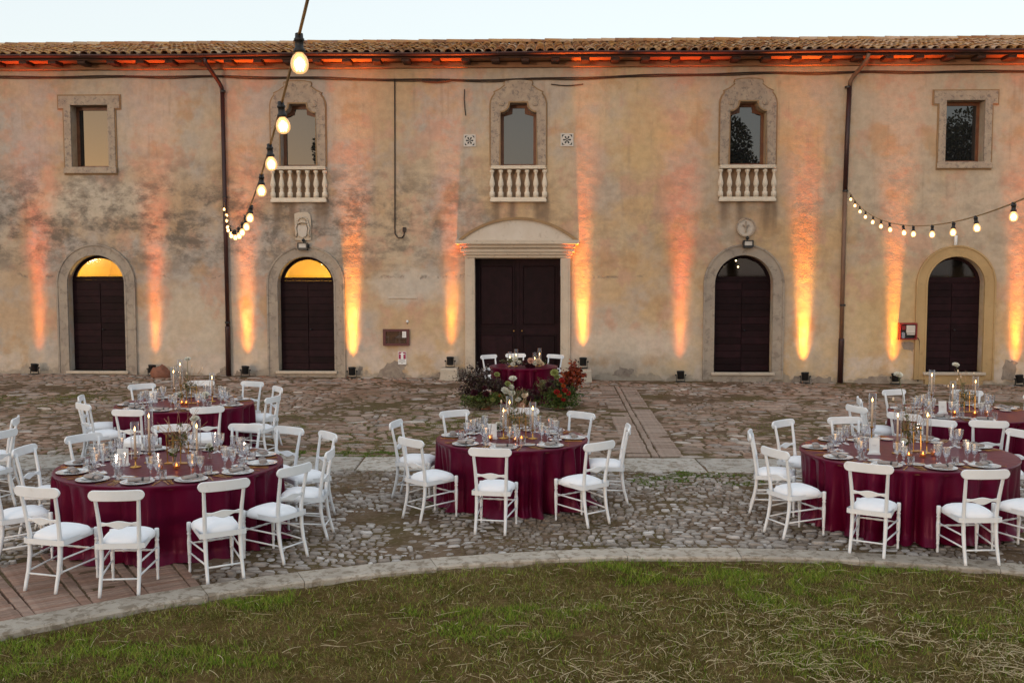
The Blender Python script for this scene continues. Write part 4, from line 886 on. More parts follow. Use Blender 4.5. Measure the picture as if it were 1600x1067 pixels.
cmt = wall_thing('motion_sensor', 11.06, 0, 3.52, 'small white sensor tube above the last arched door', 'sensor')
MB().lathe([(0.03, -0.13), (0.04, -0.12), (0.04, 0.10), (0.028, 0.115)], 12, (0, -0.055, 0)).build('tube', M['paper'], cmt, True)
MB().box(-0.02, 0.02, -0.03, 0, -0.02, 0.03).build('bracket', M['paper'], cmt)
cn = wall_thing('wall_spot', -2.67, 0, 1.47, 'tiny white fitting above the notice case', 'wall fitting')
MB().ball((0, -0.02, 0), 0.035, 10, 6).build('cap', M['paper'], cn, True); MB().box(-0.012, 0.012, -0.02, 0, -0.06, 0).build('stem', M['cable'], cn)
# red boulder
mb = MB(); mb.ball((0, 0, 0.10), 0.30, 18, 12, 0.62)
mb.v = [(x * (1 + 0.9 * (fbm(x * 5 + 3, z * 5 + y * 3, 3) - 0.5)) * 0.95 * (1.0 - 0.25 * max(z, 0)), y * 0.75, z * (1 + 0.9 * (fbm(x * 6, y * 5 + z * 3, 3) - 0.5))) for x, y, z in mb.v]
bo = mb.build('boulder', M['rock'], None, True, wp(-8.86, -0.55, 0.05)); tag(bo, 'rough reddish boulder at the wall beside a black uplight', 'boulder')

# ------------------------------------------------------------------ uplights
def uplight():
    e = empty('uplight')
    MB().lathe([(0.075, -0.10), (0.085, -0.095), (0.088, 0.06), (0.098, 0.065), (0.098, 0.10), (0.080, 0.10), (0.076, 0.05)], 18, (0, 0, 0), True, False).build('lamp_can', M['black'], e, True, (0, 0, 0.17), (R(-14), 0, 0))
    MB().lathe([(0.001, 0), (0.074, 0)], 18).build('lamp_lens', M['lens'], e, False, (0, 0.012, 0.222), (R(-14), 0, 0))
    for sd in (-1, 1):
        MB().box(sd * 0.105 - 0.006, sd * 0.105 + 0.006, -0.016, 0.016, 0.02, 0.19).build('yoke_arm', M['black'], e)
        MB().lathe([(0.022, 0), (0.022, 0.018), (0.014, 0.03)], 8).build('clamp_knob', M['black'], e, False, (sd * 0.112, 0, 0.17), (0, R(90 * sd), 0))
    for y in (-0.07, 0.07): MB().box(-0.115, 0.115, y - 0.014, y + 0.014, 0.0, 0.02).build('foot', M['black'], e)
    return e
ups = [(-12.24, None, 40, .42, 'leftmost black uplight, left of the first arched door', (1, .27, .09), 27), (-9.20, None, 60, .40, 'black uplight right of the first arched door, beside the boulder', (1, .32, .08), 25),
       (-6.79, None, 95, .42, 'black uplight between the left downpipe and the second arched door', (1, .38, .09), 26), (-4.06, None, 150, .40, 'black uplight right of the second arched door', (1, .46, .13), 24),
       (-1.56, .30, 90, .40, 'black uplight on the stone block left of the main door', (1, .37, .09), 24), (1.80, .32, 130, .40, 'black uplight on the stone block right of the main door', (1, .42, .11), 24),
       (4.25, None, 45, .42, 'black uplight left of the third arched door', (1, .28, .09), 27), (7.36, None, 140, .40, 'black uplight between the third arched door and right downpipe', (1, .45, .13), 24),
       (9.60, None, 110, .40, 'black uplight below the red electrical box', (1, .39, .08), 24), (12.66, None, 105, .40, 'rightmost black uplight, right of the last arched door', (1, .37, .09), 24)]
proto = uplight(); copies = [proto] + [copy_tree(proto) for _ in ups[1:]]
for i, (u, hz, en, off, lab, cc, ang) in enumerate(ups):
    en *= (0.8, 0.85, 1.0, 1.25, 0.8, 1.1, 0.9, 1.35, 1.0, 1.1)[i]
    o = copies[i]
    p = wp(u, -off + 0.16 if hz is None else -0.24, 0); z = float(base_z(p[0], p[1])) + (0.012 if hz is None else hz - float(base_z(-1.7, 25.2)) * 0)
    o.location = (p[0], p[1], z); o.rotation_euler = (0, 0, WA + random.uniform(-.1, .1)); tag(o, lab, 'uplight', 'uplights along the foot of the wall')
    roll = R(random.uniform(-1.5, 1.5))
    for nm_, k_, sz_, tl_, g_ in (('lamp_beam', 12.0, 0.74, 8.0, 1.0), ('lamp_spill', 1.2, 1.5, 15.0, 0.85), ('lamp_throw', 16.0, 0.50, 2.4, 0.72), ('lamp_wash', 62.0, 0.80, -2.6, 0.36)):
        ld = bpy.data.lights.new(nm_, 'SPOT'); ld.energy = en * k_ if g_ > .8 else (45 + en * .35) * k_; ld.color = (cc[0], cc[1] * g_, cc[2] * g_ * 0.45); ld.spot_size = R(ang * sz_); ld.spot_blend = 1.0; ld.shadow_soft_size = 0.07
        lo = bpy.data.objects.new(nm_, ld); col.objects.link(lo); lo.parent = o; lo.location = (0, 0.03, 0.285); lo.rotation_euler = (R(180 - tl_), roll, 0)

# ------------------------------------------------------------------ strings of bulbs
bulb_prof = [(0.0130, 0.0), (0.0165, -0.009), (0.0275, -0.021), (0.0345, -0.036), (0.0370, -0.052), (0.0345, -0.069), (0.0265, -0.082), (0.0140, -0.0895), (0.0005, -0.0915)]
bulb_me = MB().lathe(bulb_prof, 16, cap0=False).mesh('bulb', M['bulb_glass'], True)
mb = MB()
for k in range(6): a = PI * k / 3; mb.tube([(0.004 * math.cos(a), 0.004 * math.sin(a), -0.025), (0.016 * math.cos(a), 0.016 * math.sin(a), -0.05), (0.014 * math.cos(a + .3), 0.014 * math.sin(a + .3), -0.078)], 0.0028, 5)
mb.ball((0, 0, -0.051), 0.0225, 12, 8, 1.05)
fil_me = mb.mesh('filament', M['bulb'], True)
sock_me = MB().lathe([(0.012, 0.072), (0.016, 0.07), (0.017, 0.052), (0.021, 0.050), (0.021, 0.040), (0.017, 0.038), (0.018, 0.012), (0.024, 0.008), (0.024, -0.006), (0.016, -0.008)], 12).mesh('socket', M['rubber'], True)
def string(name, f, bulbs, d0, d1, label, tilts):
    e = empty(name, f(d0)); o0 = Vector(f(d0)); tag(e, label, 'string lights', 'strings of festoon bulbs')
    pts = [Vector(f(d)) - o0 for d in np.linspace(d0, d1, 70)]
    MB().tube(pts, 0.0065, 6).build('cable', M['cord'], e)
    for i, d in enumerate(bulbs):
        p = Vector(f(d)) - o0; tx, ty = tilts(i, d)
        s = link('socket', sock_me, e, p + Vector((0, 0, -0.066)), (tx, ty, random.random() * 6))
        b = link('bulb', bulb_me, s); link('filament', fil_me, b)
_kd = np.array([2.0, 4.1, 5.1, 6.1, 7.2, 9.4, 11.0, 13.5, 15.5, 18.5, 21.5, 25.15]); _kz = np.array([3.95, 3.70, 3.58, 3.47, 3.40, 3.32, 3.29, 3.31, 3.37, 3.55, 3.84, 4.45]) + 0.012
_c1 = np.polyfit(_kd, _kz, 4)
f1 = lambda d: (0.378 - 0.302 * d, d, float(np.polyval(_c1, d)))
b1 = [25565 / 1000, 23.6, 22.4, 20.7, 19.4, 18.1, 16.6, 14.9, 13.0, 11.6, 10.4, 9.2, 7.2, 6.1, 5.1, 4.1, 3.1, 2.3]; b1[0] = 24.8
string('string_lights', f1, b1, 1.8, 25.2, 'string of lit bulbs sagging from the left downpipe towards the camera', lambda i, d: (random.uniform(-.12, .12), (random.choice((-1, 1)) * random.uniform(.1, .8) if d > 13 else random.uniform(-.1, .1)), 0)[:2])
_rd = np.array([24.7, 23.6, 22.2, 20.9, 19.4, 18.0, 16.7, 15.0, 14.0, 12.4, 11.0, 9.8, 8.33]); _ry = np.array([311, 324, 331, 338, 347, 354, 360, 364, 366, 367, 363, 354, 340])
_c2 = np.polyfit(_rd, 2.73 + (425 - _ry) / 1555.6 * _rd + 0.11, 4)
f2 = lambda d: (2.045 + 0.255 * d, d, float(np.polyval(_c2, d)))
string('string_lights', f2, [24.7, 23.5, 22.2, 20.9, 19.4, 18.0, 16.7, 15.0, 14.0, 12.4, 11.0, 9.8, 8.33, 7.2], 6.6, 25.0, 'string of lit bulbs hanging from the right downpipe to the right edge', lambda i, d: (random.uniform(-.1, .1), random.uniform(-.15, .15)))

# ------------------------------------------------------------------ chairs
def rail_me(name, half, z0, z1, y0, bow, th, ends=0.0, waist=None):
    """a board bowed in plan, with round ends and a shaped outline"""
    n = 18; rings = []
    for i in range(n + 1):
        t = -math.cos(PI * i / n); x = half * t; yb = y0 - bow * (1 - t * t)
        a, b = z0, z1
        if ends > 0:
            e = max(0.0, (abs(x) - (half - ends)) / ends); k = math.sqrt(max(0.0, 1 - e * e)); m = (z0 + z1) / 2; a = m - (m - z0) * max(k, 0.10); b = m + (z1 - m) * max(k, 0.10)
        if waist: a, b = waist(t, a, b)
        c = 0.004
        rings.append([(x, yb - th / 2 + c, a), (x, yb + th / 2 - c, a), (x, yb + th / 2, a + c), (x, yb + th / 2, b - c), (x, yb + th / 2 - c, b), (x, yb - th / 2 + c, b), (x, yb - th / 2, b - c), (x, yb - th / 2, a + c)])
    return MB().loft(rings).mesh(name, M['chair'], False)
def make_chair():
    c = empty('banquet_chair')
    def post(s): return MB().tube([(s * .158, -.275, 0), (s * .157, -.262, .05), (s * .155, -.228, .17), (s * .154, -.206, .30), (s * .154, -.200, .42), (s * .156, -.205, .50), (s * .164, -.228, .66), (s * .173, -.256, .80), (s * .177, -.266, .862)],
                                  [.0145, .0155, .0175, .019, .0205, .0195, .0175, .016, .015], 8).mesh('back_leg', M['chair'], True)
    fl = [(.011, 0), (.0125, .012), (.0105, .05), (.0125, .085), (.016, .092), (.0125, .10), (.0150, .14), (.0195, .26), (.0190, .30), (.0145, .345), (.0190, .352), (.0190, .362), (.0140, .37), (.0195, .385), (.0205, .395), (.0205, .455), (.017, .462), (.0005, .464)]
    flm = MB().lathe(fl, 12).mesh('front_leg', M['chair'], True)
    for s in (-1, 1):
        link('back_leg', post(s), c); link('front_leg', flm, c, (s * .192, .205, 0))
    link('top_rail', rail_me('top_rail', .228, .822, .912, -.272, .030, .022, .045), c)
    link('splat_rail', rail_me('splat_rail', .160, .590, .628, -.214, .022, .018, 0, lambda t, a, b: (a - .020 * math.exp(-(t / .30) ** 2) + .010 * math.exp(-((abs(t) - .62) / .2) ** 2), b + .012 * math.exp(-(t / .34) ** 2) - .006 * math.exp(-((abs(t) - .62) / .2) ** 2))), c)
    for s in (-1, 1): MB().lathe([(.012, 0), (.012, .004), (.006, .008), (.0005, .009)], 10).build('bolt', M['chair'], c, True, (s * .176, -.282, .868), (R(90), 0, 0))
    fr = slab_mesh('seat_frame', [(-.168, -.215), (.168, -.215), (.205, .215), (.16, .232), (-.16, .232), (-.205, .215)], [], 0, 0.048, M['chair'])
    o = link('seat_frame', fr, c, (0, 0, .398), (R(90), 0, 0)); o.rotation_euler = (R(90), 0, 0); o.location = (0, 0, .400)
    # cushion: domed pad with rounded rim
    rings = []; n = 28
    def out(k, f):
        a = 2 * PI * k / n; ca, sa = math.cos(a), math.sin(a); e = 4.0; r = (abs(ca) ** e + abs(sa) ** e) ** (-1 / e); x, y = r * ca, r * sa
        return ((.180 + .018 * y) * x * f, (.205 * y + .005) * f)
    for f, z in ((.93, .400), (1.02, .412), (1.045, .432), (1.02, .456), (.93, .477), (.72, .497), (.42, .507), (.12, .510)): rings.append([(*out(k, f), z) for k in range(n)])
    link('seat_cushion', MB().loft(rings).mesh('seat_cushion', M['cushion'], True), c)
    tb = lambda nm, p, r=.0085: MB().tube(p, r, 8).build(nm, M['chair'], c, True)
    for s in (-1, 1):
        tb('stretcher', [(s * .155, -.213, .275), (s * .192, .205, .295)]); tb('stretcher', [(s * .155, -.230, .165), (s * .192, .205, .185)])
    tb('stretcher', [(-.155, -.236, .145), (.155, -.236, .145)])
    MB().tube([(-.192, .205, .268), (-.12, .205, .268), (-.10, .205, .268), (-.05, .205, .268), (0, .205, .268), (.05, .205, .268), (.10, .205, .268), (.12, .205, .268), (.192, .205, .268)], [.0075, .0075, .012, .008, .0125, .008, .012, .0075, .0075], 8).build('stretcher', M['chair'], c, True)
    return c
TAB = {'C': (0.0, 11.72, .90, 'centre'), 'A': (-3.50, 10.12, 1.12, 'left front'), 'B': (-4.89, 14.80, 1.0, 'left rear'), 'R': (4.32, 10.80, 1.13, 'right front'), 'S': (6.35, 13.90, 1.0, 'right rear'), 'W': (.24, 20.8, .72, 'small'), 'D': (-7.75, 11.85, 1.0, 'far left')}
SEATS = {'C': [(-.18, 10.41, 'near side'), (-.90, 10.92, 'near left side'), (-1.14, 11.92, 'left side'), (.76, 10.72, 'near right side'), (1.09, 11.66, 'right side'), (-.60, 12.68, 'far left side'), (.71, 12.55, 'far right side'), (.11, 12.88, 'far side')],
         'A': [(-3.31, 8.43, 'near side'), (-2.65, 8.79, 'near right side'), (-2.27, 9.36, 'lower right side'), (-2.14, 10.09, 'right side'), (-2.30, 10.97, 'upper right side'), (-2.74, 11.28, 'far right side'), (-3.22, 11.47, 'far side'), (-3.95, 11.44, 'far left side'), (-4.55, 10.84, 'upper left side'), (-3.93, 8.55, 'near left side'), (-4.78, 10.2, 'left side'), (-4.62, 9.26, 'lower left side')],
         'B': [(-5.02, 13.28, 'near left side'), (-4.22, 13.52, 'near right side'), (-6.02, 14.50, 'left side'), (-5.72, 13.82, 'lower left side'), (-5.78, 15.74, 'far left side'), (-5.12, 16.15, 'far side'), (-4.38, 16.05, 'far right side'), (-3.92, 15.42, 'upper right side'), (-3.74, 14.44, 'right side')],
         'R': [(3.52, 9.55, 'near left side'), (4.33, 9.30, 'near side'), (2.95, 10.21, 'lower left side'), (2.98, 11.14, 'left side'), (3.49, 11.85, 'upper left side'), (4.18, 12.04, 'far side'), (4.98, 9.52, 'near right side'), (5.56, 11.17, 'right side'), (5.06, 11.88, 'far right side')],
         'S': [(5.88, 12.30, 'near side'), (5.22, 12.85, 'near left side'), (5.28, 14.20, 'left side'), (4.92, 13.45, 'lower left side'), (5.98, 14.98, 'far left side'), (6.86, 14.92, 'far right side'), (7.45, 14.38, 'right side')],
         'W': [(-.33, 21.42, 'left end'), (.79, 21.58, 'right end'), (.08, 21.72, 'rear')], 'D': [(-6.46, 12.24, 'upper right side'), (-6.08, 11.34, 'lower right side')]}
def tdesc(t): return {'W': 'the small table at the main door'}.get(t, f'the {TAB[t][3]} burgundy table')
proto = make_chair(); first = True
for t, seats in SEATS.items():
    for (x, y, side) in seats:
        o = proto if first else copy_tree(proto); first = False
        a = math.atan2(TAB[t][1] - y, TAB[t][0] - x) + random.uniform(-.05, .05)
        if t == 'W' and side == 'rear': a = -PI / 2
        o.location = (x, y, float(base_z(x, y)) + 0.016); o.rotation_euler = (0, 0, a - PI / 2)
        for ch in o.children:
            if ch.name.startswith('seat_cushion'): ch.scale = (random.uniform(.97, 1.03), random.uniform(.97, 1.03), random.uniform(.985, 1.02)); ch.rotation_euler = (0, 0, random.uniform(-.05, .05)); ch.location = (0, random.uniform(-.01, .008), -.004)
        tag(o, f'white cushioned chair at the {side} of {tdesc(t)}', 'chair', 'white banquet chairs round the tables')

# ------------------------------------------------------------------ tables with floor-length cloths
TZ = 0.765
def table(t, seed):
    cx, cyy, r, nm = TAB[t]; bz = float(base_z(cx, cyy)); rr = random.Random(seed); n = 300 if r > 0.8 else 200
    e = empty('round_table', (cx, cyy, bz)); tag(e, {'W': 'small round table in burgundy satin before the main door', 'D': 'burgundy draped table beyond the left edge'}.get(t, f'{nm} round banquet table in floor length burgundy satin'), 'table', 'round tables draped in burgundy')
    nf = 2 * int(r * 13); ph = [rr.uniform(0, 2 * PI) for _ in range(8)]
    def fold(a):
        w = a + 0.10 * math.sin(3 * a + ph[0]) + 0.06 * math.sin(7 * a + ph[1])
        s = (2 * abs(math.sin(nf * 0.5 * w + ph[2])) - 1.2) * (0.75 + 0.45 * math.sin(2 * a + ph[3])) + 0.5 * math.sin(int(nf * 0.53) * w + ph[4]) + 0.35 * (2 * abs(math.sin(nf * w + ph[6])) - 1) * (0.5 + 0.5 * math.sin(5 * a + ph[7]))
        return s
    rings = []
    for f in (0.02, 0.25, 0.5, 0.75, 0.92): rings.append([(r * f * math.cos(2 * PI * i / n), r * f * math.sin(2 * PI * i / n), TZ + 0.0008 * math.sin(9 * f + 5 * i / n)) for i in range(n)])
    for q in (0.0, 0.25, 0.5, 0.75, 1.0):
        a = q * PI / 2; rings.append([((r - 0.014 + 0.014 * math.sin(a)) * math.cos(2 * PI * i / n), (r - 0.014 + 0.014 * math.sin(a)) * math.sin(2 * PI * i / n), TZ - 0.014 + 0.014 * math.cos(a)) for i in range(n)])
    for k in range(1, 25):
        q = k / 24; z = (TZ - 0.014) * (1 - q) + 0.012 * q; ring = []
        for i in range(n):
            a = 2 * PI * i / n; s = fold(a); amp = (0.010 + 0.070 * q ** 0.55)
            flare = 0.030 * q + 0.012 * math.sin(4 * a + ph[5]) * q
            pool = max(0.0, q - 0.86) / 0.14; puff = 0.07 * pool ** 1.6 * (0.6 + 0.55 * math.sin(5 * a + ph[3]) + 0.35 * s) if pool > 0 else 0
            rad = r + flare + amp * (s - 1.15) + max(-0.02, puff) + 0.012 * math.sin(9 * q + 11 * a) * q
            ring.append((rad * math.cos(a), rad * math.sin(a), z + (0.010 * (s * 0.5 + 0.5) + 0.02 * max(0, math.sin(13 * a + ph[1]))) * pool))
        rings.append(ring)
    me = MB().loft(rings, cap=False).mesh('tablecloth', M['cloth'], True); link('tablecloth', me, e)
    MB().lathe([(0.001, TZ - 0.04), (r - 0.03, TZ - 0.04), (r - 0.03, TZ - 0.012), (0.001, TZ - 0.012)], 40).build('tabletop', M['framewood'], e)
    MB().lathe([(0.30, 0.0), (0.30, 0.03), (0.05, 0.06), (0.045, TZ - 0.06), (0.18, TZ - 0.041)], 16).build('pedestal', M['black'], e)
    return bz + TZ + 0.0015
topz = {t: table(t, 11 + i * 7) for i, t in enumerate(TAB)}

# ------------------------------------------------------------------ place settings
plate_me = MB().lathe([(0.001, 0.004), (0.095, 0.004), (0.112, 0.009), (0.150, 0.014), (0.155, 0.0155), (0.155, 0.0175), (0.149, 0.0165), (0.112, 0.0125), (0.098, 0.007), (0.001, 0.0065)], 40).mesh('charger_plate', M['china'], True)
small_me = MB().lathe([(0.001, 0.003), (0.050, 0.003), (0.075, 0.010), (0.078, 0.0125), (0.074, 0.012), (0.050, 0.0055), (0.001, 0.005)], 28).mesh('bread_plate', M['china'], True)
def goblet(name, h, rb, foot=0.034, seg=12, stem=0.42):
    z0 = h * stem; p = [(foot, 0), (foot, 0.003), (0.012, 0.008), (0.0050, 0.020), (0.0042, z0 * 0.55), (0.0085, z0 * 0.70), (0.0050, z0 * 0.85), (0.012, z0), (rb * 0.62, z0 + (h - z0) * 0.14), (rb * 0.86, z0 + (h - z0) * 0.36), (rb * 0.94, z0 + (h - z0) * 0.62), (rb * 1.05, h), (rb * 1.02, h), (rb * 0.90, z0 + (h - z0) * 0.62), (rb * 0.80, z0 + (h - z0) * 0.36), (0.004, z0 + (h - z0) * 0.10)]
    return MB().lathe(p, seg).mesh(name, M['glass'], False)
big_me = goblet('wine_goblet', 0.205, 0.043); mid_me = goblet('water_goblet', 0.182, 0.040)
flute_me = MB().lathe([(0.032, 0), (0.032, 0.003), (0.010, 0.008), (0.0042, 0.018), (0.0042, 0.07), (0.009, 0.085), (0.018, 0.115), (0.024, 0.160), (0.0325, 0.222), (0.0305, 0.222), (0.022, 0.160), (0.015, 0.118), (0.002, 0.09)], 12).mesh('champagne_flute', M['glass'])
tum = MB(); n = 28; pr = [(0.030, 0.0), (0.034, 0.004), (0.036, 0.095), (0.034, 0.096), (0.031, 0.014), (0.001, 0.012)]
tum.loft([[(r * (1 + (0.035 if i % 2 else -0.02) * (0 < k < 4)) * math.cos(2 * PI * i / n), r * (1 + (0.035 if i % 2 else -0.02) * (0 < k < 4)) * math.sin(2 * PI * i / n), z) for i in range(n)] for k, (r, z) in enumerate(pr)])
tum_me = tum.mesh('ribbed_tumbler', M['glass'])
def flat(name, outline, th, mat, bend=lambda y: 0.0):
    b = MB(); b.loft([[(x, y, z + bend(y)) for x, y in outline] for z in (0, th)]); return b.mesh(name, mat)
fb = lambda y: 0.012 * max(0, (y - 0.03) / 0.07) ** 2 * 0.6 + 0.004 * max(0, -y / 0.1)
fork_me = MB()
for x in (-0.0085, 0.0, 0.0085): fork_me.box(x - 0.0022, x + 0.0022, 0.052, 0.10, 0.0045, 0.0068)
fork_me.loft([[(x, y, z) for x, y in ((-.0055, -.10), (.0055, -.10), (.0045, -.05), (.003, .01), (.006, .028), (.0112, .04), (.0112, .053), (-.0112, .053), (-.0112, .04), (-.006, .028), (-.003, .01), (-.0045, -.05))] for z in (.0042, .0070)])
fork_me = fork_me.mesh('gold_fork', M['gold'])
knife_me = flat('gold_knife', ((-.0055, -.11), (.0055, -.11), (.0048, 0.0), (.009, .005), (.010, .07), (.004, .11), (-.003, .115), (-.0048, .0)), .0032, M['gold'])
butter_me = flat('butter_knife', ((-.005, -.085), (.005, -.085), (.004, .01), (.009, .02), (.009, .06), (.002, .085), (-.004, .0)), .003, M['gold'])
# rolled napkin with a dark band
rings = []
for i in range(13):
    x = -0.095 + 0.19 * i / 12; k = 1 - 0.10 * math.exp(-((x - 0.035) / 0.02) ** 2)
    rings.append([(x + 0.004 * math.sin(5 * a), 0.040 * k * math.cos(a) * (1 + 0.05 * math.sin(3 * a + 30 * x)), 0.017 * k * math.sin(a) + 0.017) for a in [2 * PI * j / 16 for j in range(16)]])
nap_me = MB().loft(rings).mesh('napkin', M['linen'], True)
ring_me = MB().loft([[(x, 0.0385 * math.cos(a), 0.0178 * math.sin(a) + 0.0172) for a in [2 * PI * j / 16 for j in range(16)]] for x in (0.026, 0.045)], cap=False).mesh('napkin_band', M['band'], True)
card_me = MB().box(-0.045, 0.045, -0.075, 0.075, 0, 0.0016).mesh('place_card', M['paper'])
def setting(t, ang, side, seed):
    cx, cyy, r, nm = TAB[t]; z = topz[t]; rr = random.Random(seed); f = Vector((-math.cos(ang), -math.sin(ang))); rt = Vector((f.y, -f.x)); o = Vector((cx, cyy)) - f * (r - 0.185); rz = math.atan2(f.y, f.x) - PI / 2
    at = f'at the {side} of the {nm} table'
    def put(name, me, x, y, dz, turn, label, cat, group):
        p = o + rt * (x + rr.uniform(-.006, .006)) + f * (y + rr.uniform(-.008, .008)); ob = link(name, me, None, (p.x, p.y, z + dz), (0, 0, rz + turn)); tag(ob, label, cat, group); return ob
    put('charger_plate', plate_me, 0, 0, 0, rr.random() * 6, f'round white charger plate {at}', 'plate', 'charger plates')
    put('place_card', card_me, -0.055, 0.01, 0.0155, rr.uniform(-.2, .2), f'white card under the napkin {at}', 'card', 'place cards')
    n = put('napkin', nap_me, 0.012, -0.005, 0.0185, rr.uniform(-.35, .35), f'rolled grey napkin with dark band {at}', 'napkin', 'rolled napkins'); link('napkin_band', ring_me, n)
    put('bread_plate', small_me, -0.165, 0.19, 0, rr.random() * 6, f'small bread plate {at}', 'plate', 'bread plates')
    put('butter_knife', butter_me, -0.160, 0.20, 0.014, PI / 2 + rr.uniform(-.25, .25), f'gold butter knife {at}', 'knife', 'butter knives')
    for k, w in enumerate(('inner', 'middle', 'outer')): put('gold_fork', fork_me, -0.178 - 0.028 * k, -0.01, 0, rr.uniform(-.05, .05), f'{w} gold fork {at}', 'fork', 'gold forks')
    put('gold_knife', knife_me, 0.180, -0.01, 0, rr.uniform(-.05, .05), f'gold knife beside the plate {at}', 'knife', 'gold knives')
    put('wine_goblet', big_me, 0.045, 0.215, 0, rr.random(), f'tall cut crystal goblet {at}', 'wine glass', 'tall goblets')
    put('water_goblet', mid_me, 0.125, 0.190, 0, rr.random(), f'shorter cut crystal goblet {at}', 'wine glass', 'shorter goblets')
    put('champagne_flute', flute_me, 0.095, 0.275, 0, rr.random(), f'slim crystal flute {at}', 'flute', 'champagne flutes')
    put('ribbed_tumbler', tum_me, 0.195, 0.145, 0, rr.random(), f'ribbed glass tumbler {at}', 'tumbler', 'water tumblers')
k = 0
for t in 'CABRS':
    cx, cyy, r, _ = TAB[t]; S = sorted([[math.atan2(y - cyy, x - cx), side] for x, y, side in SEATS[t]]); gap = 0.50 / (r - 0.185)
    for it in range(60):
        for i in range(len(S)):
            a, b = S[i], S[(i + 1) % len(S)]; d = (b[0] - a[0]) % (2 * PI)
            if d < gap: a[0] -= (gap - d) * 0.3; b[0] += (gap - d) * 0.3
    for a, side in S: setting(t, a, side, 500 + k); k += 1

# ------------------------------------------------------------------ flowers
def petal_head(name, r, layers, mat, curl=0.6, seed=1):
    rr = random.Random(seed); V = []; Fq = []
    for L in range(layers):
        q = L / max(1, layers - 1); n = int(6 + 9 * (1 - q)); tilt = -0.25 + 1.45 * q; ln = r * (1 - 0.55 * q)
        for k in range(n):
            a = 2 * PI * (k + 0.5 * (L % 2)) / n + rr.uniform(-.1, .1); tl = tilt + rr.uniform(-.12, .12); w = ln * 0.42; b = len(V)
            for s, ws in ((0.05, 0.25), (0.45, 0.95), (0.8, 1.0), (1.0, 0.45)):
                el = tl + curl * s * s * 0.6; rad = ln * s * math.cos(el); zz = ln * s * math.sin(el) + 0.12 * r * q
                for sd in (-1, 1): V.append((rad * math.cos(a) - sd * w * ws * 0.5 * math.sin(a), rad * math.sin(a) + sd * w * ws * 0.5 * math.cos(a), zz + abs(ws) * 0.04 * r))
            Fq += [(b + 2 * j, b + 2 * j + 1, b + 2 * j + 3, b + 2 * j + 2) for j in range(3)]
    return np_mesh(name, np.array(V), np.array(Fq), mat, True)
def petal_mat(name, a, b): return simple(name, a, b, 25, 0.6, isl=0.12)
PM = {'white': petal_mat('white_petal', (0.80, 0.77, 0.68), (0.74, 0.70, 0.58)), 'cream': petal_mat('cream_petal', (0.76, 0.62, 0.44), (0.70, 0.52, 0.36)), 'peach': petal_mat('peach_petal', (0.74, 0.45, 0.34), (0.66, 0.36, 0.27)),
      'red': petal_mat('red_petal', (0.42, 0.022, 0.014), (0.30, 0.012, 0.010)), 'orange': petal_mat('orange_petal', (0.52, 0.115, 0.015), (0.44, 0.075, 0.012)), 'wine': petal_mat('wine_petal', (0.06, 0.006, 0.014), (0.035, 0.004, 0.010)), 'lime': petal_mat('lime_floret', (0.34, 0.36, 0.12), (0.26, 0.28, 0.08))}
HEAD = {k: petal_head('flower_head', 0.05, 6, m, 0.7, i) for i, (k, m) in enumerate(PM.items())}
stem_m = simple('green_stem', (0.09, 0.12, 0.03), (0.13, 0.12, 0.04), 10, 0.6)
def leaf_cloud(n, box, size, aspect=0.5, seed=3, fill=1.0, spray=0):
    g = np.random.default_rng(seed); d = g.normal(size=(n, 3)); d /= np.linalg.norm(d, axis=1)[:, None]; rad = g.random(n) ** (1 / 3) * 0.55 + 0.45
    if spray:
        kd = g.normal(size=(spray, 3)); kd[:, 2] = np.abs(kd[:, 2]) * 0.9 - 0.15; kd /= np.linalg.norm(kd, axis=1)[:, None]; kl = g.uniform(0.65, 1.25, spray); w_ = g.integers(0, spray, n); tt = g.random(n) ** 0.6
        d = kd[w_]; c = d * (tt * kl[w_])[:, None] * np.array(box) + g.normal(size=(n, 3)) * np.array(box) * 0.13; d = d + g.normal(size=(n, 3)) * 0.5; d /= np.linalg.norm(d, axis=1)[:, None]
    else: c = d * rad[:, None] * np.array(box)
    keep = fbm(c[:, 0] * 6 / box[0] * 0.5 + 11, c[:, 2] * 6 / box[2] * 0.5 + c[:, 1] * 2, 3) > 0.5 - fill * 0.25; c = c[keep]; d = d[keep]; n = len(c)
    ax = d + g.normal(size=(n, 3)) * 0.8; ax /= np.linalg.norm(ax, axis=1)[:, None]; sd = np.cross(ax, g.normal(size=(n, 3))); sd /= np.linalg.norm(sd, axis=1)[:, None]; nr = np.cross(ax, sd)
    s = size * g.uniform(0.6, 1.35, n)[:, None]; w = s * aspect
    V = np.stack([c - ax * s * .5, c - ax * s * .1 + sd * w * .5, c + ax * s * .5 - nr * s * .12, c - ax * s * .1 - sd * w * .5], 1).reshape(-1, 3)
    return V, np.arange(n * 4).reshape(n, 4)
def leaf_mat(name, stops): t = NT(name); t.principled(t.colors(t.island(), stops), 0.55, Specular_IOR_Level=0.3); return t.m
LM = {'green': leaf_mat('green_leaf', [(0, (.035, .065, .012)), (.5, (.075, .115, .022)), (1, (.15, .17, .04))]), 'plum': leaf_mat('plum_leaf', [(0, (.022, .010, .012)), (.45, (.05, .018, .022)), (.75, (.055, .05, .025)), (1, (.11, .07, .06))]),
      'rust': leaf_mat('rust_leaf', [(0, (.085, .010, .006)), (.5, (.19, .026, .009)), (1, (.33, .07, .014))]), 'olive': leaf_mat('olive_leaf', [(0, (.06, .07, .025)), (.6, (.12, .12, .045)), (1, (.20, .18, .08))]), 'mist': leaf_mat('white_mist', [(0, (.38, .32, .29)), (1, (.55, .50, .46))])}
def tilt_to(d): return Vector(d).to_track_quat('Z', 'Y').to_euler()
